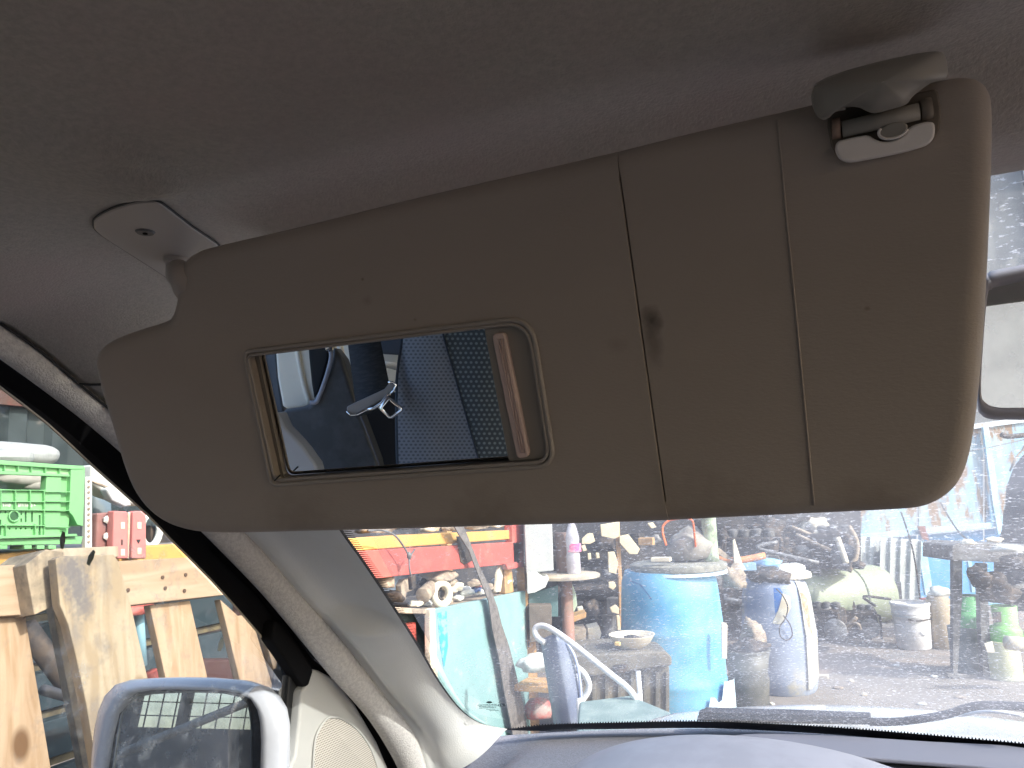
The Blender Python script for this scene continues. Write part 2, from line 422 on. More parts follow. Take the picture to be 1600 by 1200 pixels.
# welt: soft fabric roll between trim and door opening
rows = []
for i in range(N):
    a, b = Ls[i], Sf[i]; r_ = []
    rad = (b-a).length/2; c = (a+b)/2; t_ = (Ls[min(N-1, i+1)]-Ls[max(0, i-1)]).normalized()
    e1 = (b-a).normalized(); e2 = t_.cross(e1).normalized()
    if (CAM-c).dot(e2) < 0: e2 = -e2
    for k in range(13):
        an = math.pi*(k/12)*1.14 - .20
        r_.append(c - e1*math.cos(an)*rad*1.02 + e2*math.sin(an)*rad*.75)
    rows.append(r_)
gridm('door_welt', rows, m_welt, car)
# black door seal band: between window edge and welt
Bu = [(-40, 538), (0, 568), (69, 616), (135, 663), (198, 720), (260, 780), (330, 850), (400, 917), (440, 968), (489, 1047)]
Bl = [(-40, 572), (0, 604), (75, 662), (144, 726), (231, 804), (265, 840), (330, 905), (395, 978), (453, 1047), (474, 1072)]
rows = []
bu = resample([XP(x, y, -.700) for x, y in Bu], 50); bl = resample([XP(x, y, -.722) for x, y in Bl], 50)
bm_ = [a.lerp(b, .45)+Vector((-.012, 0, 0)) for a, b in zip(bu, bl)]
for i in range(50): rows.append([bu[i]+Vector((-.012, .035, .03)), bu[i]+Vector((-.006, .004, .004)), bm_[i], bl[i]])
gridm('window_seal', rows, m_black, car, smooth=False)
# bright thin edge of the glass channel
tube('glass_channel_edge', [XP(x, y+1, -.7225) for x, y in Bl], .0012, mat('channel_edge', (.45, .40, .32), rough=.4), car, sm=2)
# dark gasket from seal tip down between the sail panel and the welt
gl = [(330, 838), (400, 908), (440, 960), (489, 1030), (517, 1052), (573, 1118), (613, 1180), (640, 1230)]
gr = [(330, 862), (400, 930), (440, 982), (489, 1048), (505, 1058), (545, 1105), (590, 1175), (612, 1230)]
rows = [[XP(a[0], a[1], -.698), XP((a[0]+b[0])/2, (a[1]+b[1])/2, -.712), XP(b[0], b[1], -.706)] for a, b in zip(gl, gr)]
gridm('door_gasket', rows, m_black, car)
# sail panel with tweeter grille
so = [(483, 1068), (490, 1045), (500, 1048), (522, 1060), (555, 1100), (590, 1160), (622, 1235), (440, 1235), (462, 1180), (467, 1133), (472, 1080)]
slab('sail_panel', [XP(x, y, -.702) for x, y in so], (-.02, 0, 0), m_sail, car, bevel=.004, seg=3)
slab('seal_tip', [XP(x, y, -.7035) for x, y in [(430, 968), (445, 975), (470, 1012), (486, 1038), (491, 1052), (491, 1066), (484, 1076), (475, 1073), (464, 1057), (446, 1030), (425, 1000)]], (-.02, 0, 0), m_black, car, bevel=.003)
slab('window_post', [XP(x, y, -.716) for x, y in [(453, 1045), (473, 1072), (467, 1140), (458, 1235), (434, 1235), (447, 1120)]], (-.03, 0, 0), m_dark, car, bevel=.003)
gpx = [(489, 1225), (490, 1180), (495, 1148), (510, 1124), (522, 1121), (535, 1124), (558, 1140), (580, 1172), (598, 1225)]
gpts = catmull([XP(x, y, -.700) for x, y in gpx], 5)
m_grille = dots('grille_dots', (.52, .49, .44), (.10, .09, .08), .0030, .28, rough=.6)
cent = sum(gpts, Vector())/len(gpts)
mesh('tweeter_grille', [cent+Vector((.004, 0, 0))]+gpts, [(0, i+1, i+2) for i in range(len(gpts)-1)]+[(0, len(gpts), 1)], m_grille, car, uv=[(cent.y, cent.z)]+[(p.y, p.z) for p in gpts])
tube('grille_rim', gpts, .0016, m_sail, car)

# ---- windscreen
m_wind = glass_mat('windscreen_glass', tint=(.73, .77, .78), haze=.235, speck=.62, sc=190, lo=.565, hi=.68, grad=(-.70, -.12, .45, 1.12), hcol=(.80, .82, .88), stretch=(1, 1.7, 1.7), big=4)
WZ = sorted(Wc, key=lambda p: p.z)
def wx_at(z):
    if z <= WZ[0].z: return WZ[0].x + .0
    for a, b in zip(WZ, WZ[1:]):
        if a.z <= z <= b.z: return a.x+(b.x-a.x)*(z-a.z)/max(1e-6, b.z-a.z)
    return WZ[-1].x
zsw = [.90+.045*i for i in range(15)]
zz = lambda x, z: .90+(z-.90)*(1-.13*ss((-.24-x)/.12))
gridm('windscreen', [[(x, wy(x, zz(x, z)), zz(x, z)) for x in [wx_at(z)-.003+(.80-wx_at(z))*i/36 for i in range(37)]] for z in zsw], m_wind, car)
# printed frit border: solid band + comb of teeth
fb = [(x, y) for x, y in Wpx[1:]] + [(860, 1133), (960, 1130), (1100, 1128), (1250, 1134), (1400, 1145), (1600, 1163), (1800, 1185)]
fin = catmull([WS(x, y, .004) for x, y in fb], 8)
fin = resample(fin, 1100)
ctr = WS(1100, 700, .004)
def inw(i, d):
    t = (fin[min(len(fin)-1, i+1)]-fin[max(0, i-1)]).normalized(); n_ = Vector((0, 1, 1/WSL)).normalized()*1
    s = Vector((0, -WSL, 1)).normalized(); nn = Vector((0, 1, WSL)).normalized()
    q = t.cross(nn).normalized()
    if q.dot(ctr-fin[i]) < 0: q = -q
    return fin[i]+q*d*((1+.45*(1-ss((i-150)/330))) if d > 0 else 1)
m_frit = mat('frit_black', (.008, .008, .012), rough=.5, spec=.3)
gridm('frit_band', [[inw(i, -.006-.03*ss((i-480)/60)), inw(i, .003)] for i in range(len(fin))], m_frit, car, smooth=False)
V, F = [], []
for i in range(len(fin)-1):
    for k, (d0, d1, wf) in enumerate([(.0026, .0068, .42), (.0068, .0100, .26)]):
        if i % 3: continue
        a0, b0 = inw(i, d0), inw(i+1, d0); a1, b1 = inw(i, d1), inw(i+1, d1)
        m0, m1 = (a0+b0)/2, (a1+b1)/2; n = len(V); wf *= 1.9
        V += [m0+(a0-m0)*wf*2, m0+(b0-m0)*wf*2, m1+(b1-m1)*wf*1.7, m1+(a1-m1)*wf*1.7]; F.append((n, n+1, n+2, n+3))
o = mesh('frit_dots', V, F, m_frit, car); o['kind'] = 'stuff'
# etched maker's mark low in the corner of the screen
V, F = [], []
def mquad(x0, y0, x1, y1, x2, y2, x3, y3):
    n = len(V); V.extend([WS(a, b, .003) for a, b in ((x0, y0), (x1, y1), (x2, y2), (x3, y3))]); F.append((n, n+1, n+2, n+3))
n = len(V); V += [WS(764.5+4.6*math.cos(a*math.pi/10), 1097.3+1.7*math.sin(a*math.pi/10)-.02*math.cos(a), .003) for a in range(20)]; F.append(tuple(range(n, n+20)))
rr = random.Random(3)
for (x0, x1, y, h) in [(747, 776, 1101.2, 1.5), (748, 779, 1103.4, 1.6), (749, 775, 1105.8, 1.5), (760, 772, 1108.2, 1.0), (765, 778, 1109.8, 1.2)]:
    x = x0
    while x < x1:
        wd = rr.choice([.5, .8, 1.2]); yy = y-(x-x0)*.05
        mquad(x, yy, x+wd, yy-.03, x+wd+.2, yy+h, x+.2, yy+h)
        if rr.random() < .5: mquad(x, yy, x+1.3, yy, x+1.3, yy+.4, x, yy+.4)
        x += wd+.75
for a in range(24):
    t0, t1 = a*math.pi/12, (a+1)*math.pi/12
    f = lambda t, r: (784+5.8*r*math.cos(t), 1101.8+2.7*r*math.sin(t))
    mquad(*f(t0, 1), *f(t1, 1), *f(t1, .84), *f(t0, .84))
mquad(781, 1100.8, 783.4, 1100.8, 783.4, 1102.6, 781, 1102.6); mquad(785, 1100, 788, 1101.2, 788, 1102.8, 785.4, 1102.2); mquad(778.5, 1097, 781.5, 1097, 781.5, 1097.7, 778.5, 1097.7)
mesh('etched_mark', V, F, mat('etch', (.03, .06, .07), rough=.7), car)

# ---- dashboard
pts_d = []
nx = 60
rows = []
def dz(x, y):        # top skin of the dashboard
    front = wy(x, .925)
    t = (front-.02-y)/.75
    z = .944 + .012*ss(t*1.7) - .25*ss((t-.72)/.4)
    z -= .22*ss((-.52-x)/.12)*ss(t/.3)       # falls away at the door side
    return z
for i in range(nx):
    x = -.66+1.46*i/(nx-1); front = wy(x, .925)
    rows.append([(x, front-.015-.82*k/30, dz(x, front-.015-.82*k/30)) for k in range(31)])
gridm('dashboard', rows, m_dash, car)
# smooth recessed tray strip on the dash, seen right of the binnacle
tp = [ZP(x, y, .9605) for x, y in [(1145, 1152), (1185, 1146), (1300, 1149), (1450, 1158), (1620, 1170), (1700, 1215), (1520, 1196), (1340, 1182), (1230, 1172)]]
slab('dash_tray', catmull(tp, 3, True), (0, 0, -.006), m_dash2, car, bevel=.002, seg=3)
# instrument binnacle hood: smooth shell
bx0 = P(1185, 1126, .86)
rows = []
for k in range(16):
    t = k/15; yy = bx0.y + .10 - .34*t
    row = []
    for j in range(31):
        a = math.pi*j/30
        wdt = .235-.03*(1-t); hh = .105*(.35+.65*ss((t+.12)*1.6)) 
        row.append((bx0.x-.012 - math.cos(a)*wdt, yy, bx0.z-.105 + (hh*math.sin(a)**.8 if 0 < j < 30 else 0) - .03*t*t))
    rows.append(row)
gridm('binnacle_hood', rows, m_binn, car, thick=.004)
box('instrument_panel', (bx0.x, bx0.y-.06, bx0.z-.14), (.40, .01, .12), m_dark, car, bevel=.002)
# steering wheel under the hood (below the frame in the photo)
# ---- bonnet, scuttle, wiper
rows = []
for k in range(22):
    t = k/21; row = []
    for j in range(31):
        x = -.72+1.54*j/30; y0 = wy(x, .885)+.03; y = y0 + (.95-.25*abs(x-.05)**2)*t
        row.append((x, y, .832+.006*math.sin(math.pi*min(1, t*1.3)) - .10*t - .05*ss((abs(x-.05)-.55)/.25) - .16*ss((t-.95)/.05)))
    rows.append(row)
gridm('bonnet', rows, m_white, car, thick=.003)
slab('scuttle', [(-.68, wy(-.68, .9), .885), (.76, wy(.76, .9), .885), (.8, wy(.8, .9)+.1, .88), (-.72, wy(-.7, .9)+.12, .88)], (0, 0, -.02), m_dark, car)
m_wip = mat('wiper_black', (.035, .037, .05), rough=.5, spec=.4)
slab('wiper_blade', [WS(x, y, -.02) for x, y in [(1088, 1127), (1102, 1113), (1120, 1114), (1240, 1117), (1361, 1122), (1362, 1133), (1200, 1130)]], Vector((0, .012, .006)), m_wip, car, bevel=.002)
lathe('wiper_knob', [(.001, 0), (.008, .001), (.009, .006), (.006, .010), (.001, .011)], WS(1101, 1118, -.028), m_wip, car, axis=(0, -.6, .5), seg=16)
tube('wiper_arm', [WS(1358, 1128, -.03), WS(1409, 1127, -.035), WS(1476, 1117, -.05), WS(1512, 1106, -.06), WS(1548, 1102, -.065), WS(1640, 1106, -.07)], .0062, m_wip, car, sm=5)
tube('washer_hose', [WS(1498, 1118, -.09), WS(1530, 1113, -.09), WS(1560, 1112, -.09), WS(1600, 1118, -.09)], .003, m_white, car, sm=4)

# ---- body shell round the cabin (sides, doors, rear) with real window openings
m_inner = mat('cabin_trim_beige', (.26, .245, .215), rough=.7, spec=.2)
m_floor = mat('cabin_floor', (.05, .05, .055), rough=.9)
def wall(name, x0, x1, y0, y1, z0, z1, mm): box(name, ((x0+x1)/2, (y0+y1)/2, (z0+z1)/2), (x1-x0, y1-y0, z1-z0), mm, car, bevel=0)
wall('floor', -.74, .85, -2.4, 1.3, .35, .38, m_floor)
wall('door_lower', -.80, -.745, -.05, 1.55, .38, .80, m_inner)
wall('right_door_lower', .82, .86, -.25, 1.45, .38, .88, m_inner)
wall('right_header', .82, .86, -2.4, .52, 1.52, 1.59, m_inner)
wall('right_pillar', .82, .86, -.42, -.25, .38, 1.52, m_inner)
wall('right_rear_panel', .82, .86, -2.4, -1.15, .38, 1.52, m_inner)
wall('right_rear_lower', .82, .86, -1.15, -.42, .38, 1.0, m_inner)
wall('rear_door_lower', -.74, .86, -2.44, -2.4, .38, 1.05, m_inner)
wall('rear_header', -.74, .86, -2.44, -2.4, 1.56, 1.59, m_inner)
wall('rear_post', -.74, -.62, -2.44, -2.4, 1.05, 1.50, m_inner)
wall('rear_post', .74, .86, -2.44, -2.4, 1.05, 1.50, m_inner)
wall('left_header', -.76, -.73, -2.4, .33, 1.515, 1.59, m_inner)
wall('left_rear_panel', -.80, -.755, -2.4, -.62, .38, 1.52, m_inner)
wall('bulkhead', -.74, .85, 1.28, 1.31, .38, .90, m_floor)
box('rear_shelf', (.05, -1.9, .70), (1.5, .9, .05), mat('cargo_shelf', (.22, .22, .23), rough=.8), car)
slab('right_pillar_front', [(.80, .62, 1.54), (.80, .50, 1.54), (.80, 1.16, .95), (.80, 1.32, .95)], (.05, 0, 0), m_inner, car)
# rear screen
o = mesh('rear_screen', *join([((( -.62, -2.42, 1.05), (.74, -2.42, 1.05), (.74, -2.42, 1.56), (-.62, -2.42, 1.56)), [(0, 1, 2, 3)])]), glass_mat('rear_glass', haze=.35, speck=.1, hcol=(.8, .82, .84)), car)

# ---- driver's door glass, dirty
m_side = glass_mat('door_glass', tint=(.68, .70, .69), haze=.06, speck=.22, sc=55, lo=.52, hi=.66, hcol=(.75, .80, .82), big=9)
mesh('door_glass', [XP(480, 1300, -.7225), XP(-140, 1300, -.7225), XP(-260, 300, -.7225), XP(0, 575, -.7225), XP(455, 1040, -.7225)], [(0, 1, 2, 3, 4)], m_side, car)

# =================================================================== DOOR MIRROR
wy0 = .80
dm = thing('wing_mirror', 'lilac white door mirror with dirty glass outside the driver window', 'wing mirror', YP(290, 1250, wy0))
ho = [(140, 1240), (143, 1180), (147, 1140), (153, 1112), (163, 1088), (180, 1070), (205, 1062), (240, 1060), (285, 1059), (330, 1060), (375, 1064), (405, 1074), (425, 1090), (438, 1112), (443, 1140), (442, 1240)]
gi = [(163, 1240), (170, 1195), (178, 1148), (186, 1115), (198, 1093), (214, 1082), (238, 1078), (275, 1077), (310, 1078), (350, 1079), (380, 1084), (396, 1094), (404, 1110), (407, 1130), (408, 1160), (406, 1240)]
go = [(172, 1240), (178, 1195), (184, 1150), (190, 1117), (200, 1098), (216, 1087), (240, 1083), (275, 1081), (310, 1080.5), (350, 1082), (376, 1088), (387, 1098), (391, 1112), (393, 1130), (393.5, 1160), (393, 1240)]
A = [YP(x, y, wy0+.006) for x, y in ho]; B = [YP(x, y, wy0-.004) for x, y in gi]; 
_in = ray(290, 1120).normalized(); _c = YP(290, 1140, wy0+.022); _n = ((Vector((-2.6, -5.5, 1.52))-_c).normalized()-_in).normalized()
Ci = [plane(x, y, _c, _n) for x, y in go]
cen = YP(290, 1160, wy0)
rows = [ [c_ + Vector((0, .006, 0)) for c_ in Ci] ]
rows = []
def L(a, b, t, dy=0): return [p.lerp(q, t)+Vector((0, dy, 0)) for p, q in zip(a, b)]
rows += [L(B, B, 0, .030), B, L(A, B, .85, -.006), L(A, B, .5, -.008), L(A, B, .15, -.003), A]
rows += [[cen.lerp(p, f)+Vector((0, d, 0)) for p in A] for f, d in ((.985, .010), (.92, .028), (.80, .050), (.55, .075), (.2, .085))]
gridm('mirror_housing', rows, m_lilac, dm)
gridm('mirror_inner_rim', [L(B, B, 0, .001), L(B, Ci, .5, .006), L(Ci, Ci, 0, .001)], mat('inner_rim', (.035, .037, .045), (.16, .17, .19), sc=160, rough=.6, lo=.58, hi=.66), dm)
m_wm = mirror_mat('wing_mirror_glass', (.80, .84, .86), 0.0, .58, (.46, .49, .53))
# glass tilted so that it looks back along the van and slightly out
gc = sum(Ci, Vector())/len(Ci)
mesh('mirror_glass', [gc+Vector((0, .001, 0))]+[p+Vector((0, .001, 0)) for p in Ci], [(0, i+1, (i+1) % len(Ci)+1) for i in range(len(Ci))], m_wm, dm)
tube('glass_edge', [p for p in Ci], .0016, mat('glass_edge', (.30, .33, .36), rough=.3), dm, seg=6)
tube('mirror_arm', [YP(430, 1210, wy0+.05), Vector((-.74, .86, .95))], .03, m_lilac, dm)

# =================================================================== REAR-VIEW MIRROR
rv = thing('rear_view_mirror', 'rear view mirror in a grey frame hanging right of the visor', 'mirror', YP(1850, 530, .47))
rp = P(1560, 540, .47); rn = ((Vector((.12, -2.42, 1.38))-rp).normalized()-ray(1572, 540).normalized()).normalized()
def RVp(x, y, off=0): return plane(x, y, rp+rn*off, rn)
fo = [(1534, 440), (1545, 427), (1560, 421), (1700, 396), (2000, 352), (2080, 350), (2110, 370), (2120, 420), (2110, 560), (2085, 615), (2040, 640), (1900, 650), (1700, 656), (1580, 656), (1548, 655), (1533, 648), (1527, 632), (1526, 560)]
fi = [(1543, 462), (1550, 452), (1565, 446), (1700, 420), (2000, 376), (2065, 374), (2088, 390), (2096, 430), (2088, 550), (2068, 595), (2030, 616), (1900, 628), (1700, 635), (1585, 637), (1556, 636), (1540, 629), (1533, 612), (1536, 540)]
a = catmull([RVp(x, y) for x, y in fo], 3, True); b = catmull([RVp(x, y, .002) for x, y in fi], 3, True)
def ring(rows): return [r_+[r_[0]] for r_ in rows]
mid = [p.lerp(q, .5)+rn*.005 for p, q in zip(a, b)]
rc = sum(a, Vector())/len(a)
back = [p-rn*.025 + (rc-p)*.04 for p in a]; back2 = [rc+(p-rc)*.6-rn*.04 for p in a]; back3 = [rc+(p-rc)*.05-rn*.045 for p in a]
m_rvf = mat('mirror_frame', (.42, .41, .46), rough=.4, spec=.4)
gridm('mirror_frame', ring([[p-rn*.002 for p in b], b, mid, a, back, back2, back3]), m_rvf, rv)
mesh('mirror_glass', [p-rn*.001 for p in b], [tuple(range(len(b)))], mirror_mat('rear_mirror_glass', (.88, .90, .92), 0, .25, (.75, .76, .78)), rv)
tube('mirror_stem', [rc-rn*.03, rc-rn*.05+Vector((0, .03, .04)), Vector((rc.x+.02, .50, 1.5))], .01, m_rvf, rv, sm=4)

# =================================================================== SUN VISOR
vis = thing('sun_visor', 'dingy beige sun visor folded down with an open vanity mirror', 'sun visor', PV(700, 560))
vo = [(292, 425), (299, 405), (313, 394), (335, 386), (420, 366), (500, 347), (600, 322), (700, 298), (840, 266), (970, 236), (1090, 206), (1215, 177), (1290, 160), (1400, 140), (1470, 126), (1505, 122), (1528, 127), (1543, 143), (1549, 170), (1549, 240), (1546, 330), (1541, 440), (1533, 560), (1524, 650), (1514, 708), (1502, 742), (1485, 765), (1462, 781), (1432, 791), (1380, 795), (1275, 800), (1150, 806), (1050, 811), (900, 816), (800, 819), (600, 825), (480, 828), (400, 830), (340, 830), (300, 825), (265, 811), (238, 788), (218, 758), (203, 720), (190, 675), (178, 635), (166, 592), (160, 562), (164, 547), (176, 534), (196, 524), (230, 512), (262, 502), (277, 492), (285, 470)]
seamT, seamB = (970, 236), (1050, 811)
RAD = .009
ux = Vector((1, 0, 0)); vv = VN.cross(ux).normalized()        # in-plane axes
def to2(p): d = p-V0; return Vector((d.dot(ux), d.dot(vv)))
def to3(q, off): return V0 + ux*q.x + vv*q.y + VN*off
def mid2(px, py): return to2(PV(px, py, -RAD)+VN*RAD)
def prep(pxs, closed=True, n=3):
    pts = [mid2(x, y) for x, y in pxs]
    return [Vector((p.x, p.y)) for p in catmull([Vector((q.x, q.y, 0)) for q in pts], n, closed)]
iT, iB = vo.index((970, 236)), vo.index((1050, 811))
rightpts = prep(vo[iT:iB+1], False); leftpx = vo[iB:]+vo[:iT+1]; leftpts = prep(leftpx, False)
def seamline(n=14, off=0):
    a, b = mid2(*seamT), mid2(*seamB)
    return [a.lerp(b, i/n) + Vector((off, 0)) for i in range(1, n)]
def visor_slab(name, outline, seam, m, hole=None, front=0.0, skew=1):
    pts = outline+seam; n = len(pts); ns = len(outline)
    area = sum(pts[i].x*pts[(i+1) % n].y-pts[(i+1) % n].x*pts[i].y for i in range(n))
    sg = 1 if area > 0 else -1
    nor = []
    for i in range(n):
        t = (pts[(i+1) % n]-pts[(i-1) % n])
        if i in (0, ns-1):      # corner on the seam keeps to the seam
            t = (pts[1]-pts[0]) if i == 0 else (pts[ns-1]-pts[ns-2])
        t.normalize(); nor.append(Vector((-t.y, t.x))*sg)
    def inset(i, d):
        isseam = i >= ns
        return pts[i] + nor[i]*(0.00008 + (.03*d if isseam else d))
    V, F, rings = [], [], []
    K = 7
    for k in range(-K, K+1):
        an = k/K*math.pi/2; d = RAD*(1-math.cos(an)); off = -RAD + (RAD+front)*math.sin(an) if k > 0 else -RAD+RAD*math.sin(an)
        rings.append([to3(inset(i, d), off) for i in range(n)])
    for r_ in rings: V += r_
    for a_ in range(len(rings)-1):
        for i in range(n):
            j = (i+1) % n; F.append((a_*n+i, a_*n+j, (a_+1)*n+j, (a_+1)*n+i))
    rings.append([to3(inset(i, RAD*1.25), -RAD+RAD+front) for i in range(n)]); V += rings[-1]
    a_ = len(rings)-2
    for i in range(n):
        j = (i+1) % n; F.append((a_*n+i, a_*n+j, (a_+1)*n+j, (a_+1)*n+i))
    base = (len(rings)-1)*n
    F.append(tuple(reversed(range(n))))
    if hole:
        b0 = len(V); V += [to3(q, front) for q in hole]
        loops = [[Vector((*to2(V[base+i]), 0)) for i in range(n)], [Vector((q.x, q.y, 0)) for q in hole]]
        for tri in tessellate_polygon(loops): F.append(tuple(base+t if t < n else b0+t-n for t in tri))
        h = len(hole); b1 = len(V); V += [to3(q*1.0, front-.0065) for q in hole]
        for i in range(h): F.append((b0+i, b0+(i+1) % h, b1+(i+1) % h, b1+i))
    else:
        for tri in tessellate_polygon([[Vector((*to2(V[base+i]), 0)) for i in range(n)]]): F.append(tuple(base+t for t in tri))
    o = mesh(name, V, F, m, vis, smooth=True, recalc=True)
    md = o.modifiers.new('es', 'EDGE_SPLIT'); md.split_angle = R(35)
    return o
def rrect(c, radii, n=6):      # rounded polygon through pixel corners
    out = []
    for i in range(len(c)):
        p0, p1, p2 = [Vector(to2(PV(*c[j % len(c)]))) for j in (i-1, i, i+1)]
        r_ = radii[i]; a = p1+(p0-p1).normalized()*r_; b = p1+(p2-p1).normalized()*r_
        for k in range(n+1):
            t = k/n; out.append(a*(1-t)**2+p1*2*t*(1-t)+b*t*t)
    return out
hole = rrect([(387, 553), (828, 499), (864, 723), (430, 752)], [.004, .013, .009, .005])
m_vis_main = m_visor
sp = PV(1018, 502)-PV(700, 560); sp2 = PV(1020, 530)-PV(700, 560); sp3 = PV(600, 815)-PV(700, 560); sp4 = PV(1190, 800)-PV(700, 560)
stain_shade(m_visor, [(sp.x, sp.y, sp.z, .0055, .01, .008, .85), (sp2.x, sp2.y, sp2.z, .006, .01, .016, .45)], (.10, .085, .075))  # dark smudge painted for the shaded finger notch on the seam
for (x, y, r_, am) in [(575, 470, .0045, .3), (965, 540, .006, .22), (650, 500, .0016, .5), (1360, 790, .02, .3), (470, 810, .03, .25), (760, 812, .03, .3), (1100, 806, .04, .25), (568, 437, .0012, .6), (1355, 482, .0015, .5), (920, 200, .02, .1)]:
    q = PV(x, y)-PV(700, 560); stain_shade(m_visor, [(q.x, q.y, q.z, r_, .02, r_*.8, am)], (.17, .13, .10))
visor_slab('visor_body', leftpts, list(reversed(seamline(off=-.0002)))[::-1] if False else [p for p in seamline(off=-.0001)], m_vis_main, hole, front=.0009)
visor_slab('extension_panel', rightpts, list(reversed(seamline(off=.0001))), m_vis_main)
# raised weld line down the extension
wl = [PV(1215, 186, .0002), PV(1228, 330, .0002), PV(1243, 480, .0002), (PV(1258, 640, .0002)), PV(1272, 790, .0002)]
tube('weld_line', wl, .0005, m_visor, vis, sm=4, seg=6)
# recess floor, mirror, cover plate, slider
mesh('recess_floor', [to3(q, -.0062) for q in hole], [tuple(range(len(hole)))], m_visorplate, vis)
fr = [to3(q, .0012) for q in rrect([(384, 549), (831, 495), (868, 726), (427, 757)], [.005, .014, .010, .006])]
fr2 = [to3(q, .0014) for q in rrect([(389, 555), (826, 502), (861, 720), (432, 749)], [.004, .013, .009, .005])]
tube('mirror_frame', fr, .0014, m_visor2, vis, closed=True, seg=8)
tube('frame_lip', fr2, .0010, m_visor2, vis, closed=True, seg=8)
mir = rrect([(392, 545), (757, 500), (797, 735), (436, 758)], [.002, .006, .004, .002])
mesh('vanity_mirror', [to3(q, -.0055) for q in mir], [tuple(range(len(mir)))], mirror_mat('vanity_mirror_glass', (.86, .89, .91)), vis)
cp = rrect([(752, 512), (824, 503), (859, 717), (796, 722), (788, 700)], [.003, .012, .008, .002, .002])
cp = rrect([(754, 511), (824, 503), (859, 717), (793, 722)], [.0005, .012, .008, .001])
slab('cover_plate', [to3(q, -.0016) for q in cp], -VN*.0035, m_visorplate, vis, bevel=.0006)
br = rrect([(769, 521), (790, 518), (829, 713), (809, 717)], [.0032]*4)
slab('slider_bar', [to3(q, .0016) for q in br], -VN*.004, m_bar, vis, bevel=.0012, seg=3)
for k in (.32, .5, .68):
    a0 = PV(771+22*k, 529, .0018); a1 = PV(808+20*k, 708, .0018)
    tube('slider_rib', [a0, a1], .0003, m_bar, vis, seg=6)
tube('frame_split', [PV(429, 751, .0028), PV(438, 742, .0030)], .0005, m_dark, vis, seg=5)
# pivot arm and its mount plate screwed to the roof
zpl = head_z(-.42, .37) - .0028
mp_ = catmull([ZP(x, y, zpl) for x, y in [(146, 352), (150, 343), (173, 330), (207, 319), (233, 316), (247, 318), (260, 326), (300, 357), (350, 396), (345, 440), (300, 462), (255, 432), (213, 405), (175, 381), (150, 363)]], 3, True)
slab('mount_plate', mp_, (0, 0, .012), m_plate, vis, bevel=.0016, seg=3)
tube('plate_gap', [p+Vector((0, 0, .0015)) for p in mp_], .0008, m_dark, vis, seg=6, closed=True)
sc_ = ZP(227, 362, zpl)
lathe('mount_screw', [(.0001, 0), (.0052, 0), (.0062, .0012), (.0062, .003)], sc_-Vector((0, 0, .0012)), m_screw, vis, seg=20)
lathe('screw_recess', [(.0008, 0), (.0016, .0001), (.0016, .001)], sc_-Vector((0, 0, .0019)), m_black, vis, seg=8)
d0 = ZP(277, 405, zpl)
tube('pivot_arm', [d0+Vector((0, 0, .005)), d0-Vector((0, 0, .012)), P(280, 424, .480), P(287, 441, .470), PV(296, 458, -.016), PV(330, 462, -.016)], [.0078, .0076, .0076, .0076, .0074, .007], m_plate, vis, sm=4, seg=18)
lathe('pivot_collar', [(.0088, 0), (.0094, .001), (.0094, .003)], d0-Vector((0, 0, .003)), m_plate, vis, seg=24)
# grip rod and light clip piece at the free end
bmp = lambda pts, off: [PV(x, y, off) for x, y in pts]
slab('rod_recess', catmull(bmp([(1293, 182), (1310, 172), (1440, 143), (1466, 143), (1470, 190), (1462, 214), (1440, 228), (1330, 250), (1305, 240), (1296, 215)], .0012), 2, True), -VN*.003, mat('rod_recess', (.16, .135, .11), rough=.7), vis, bevel=.001)
tube('grip_rod', [PV(1316, 202, .004), PV(1375, 189, .004), PV(1436, 174, .004)], .0034, m_clip, vis, seg=14)
tube('rod_end', [PV(1300, 202, .003), PV(1313, 200, .003)], .0042, mat('rod_end', (.30, .21, .17), rough=.6), vis, seg=12)
tube('rod_end', [PV(1439, 172, .003), PV(1456, 168, .003)], .0042, mat('rod_end2', (.20, .17, .14), rough=.6), vis, seg=12)
slab('grip_piece', catmull(bmp([(1305, 230), (1308, 222), (1317, 218), (1353, 211), (1367, 217), (1380, 221), (1396, 219), (1412, 211), (1421, 199), (1438, 192), (1455, 190), (1461, 196), (1460, 213), (1452, 224), (1438, 230), (1410, 238), (1360, 248), (1329, 253), (1314, 249), (1307, 240)], .006), 3, True), -VN*.006, m_grip, vis, bevel=.0012, seg=3)
el = [PV(1396+23*math.cos(t)-0, 203+13*math.sin(t)-5.0*math.cos(t), .0068) for t in [i*math.pi/12 for i in range(24)]]
slab('grip_button', el, -VN*.004, m_clip, vis, bevel=.001)
tube('button_rim', el[1:15], .0006, m_grip, vis, seg=6)
# bracket clipped to the roof (stays when the visor swings)
cb = thing('visor_bracket', 'dark grey wedge shaped roof bracket holding the visor end', 'bracket', PV(1375, 100, .02))
co = [(1270, 150), (1278, 131), (1325, 111), (1397, 92), (1440, 83), (1463, 80), (1475, 85), (1480, 103), (1478, 121), (1453, 131), (1427, 150), (1416, 163), (1392, 171), (1367, 177), (1353, 173), (1342, 168), (1321, 167), (1303, 171), (1289, 184), (1276, 178)]
a = catmull([PV(x, y, .010) for x, y in co], 3, True); bc = sum(a, Vector())/len(a)
b1 = [PV(1380, 128, .020)+(p-PV(1380, 128, .010))*.72 for p in a]; b2 = [PV(1380, 128, .023)+(p-PV(1380, 128, .010))*.35 for p in a]; b3 = [PV(1380, 128, .024)+(p-PV(1380, 128, .010))*.02 for p in a]
b0 = [PV(1380, 128, .013)+(p-PV(1380, 128, .010))*.985 for p in a]
bk = [p-VN*.03+Vector((0, 0, .006)) for p in a]
gridm('bracket_shell', ring([bk, a, b0, b1, b2, b3]), m_clip, cb)
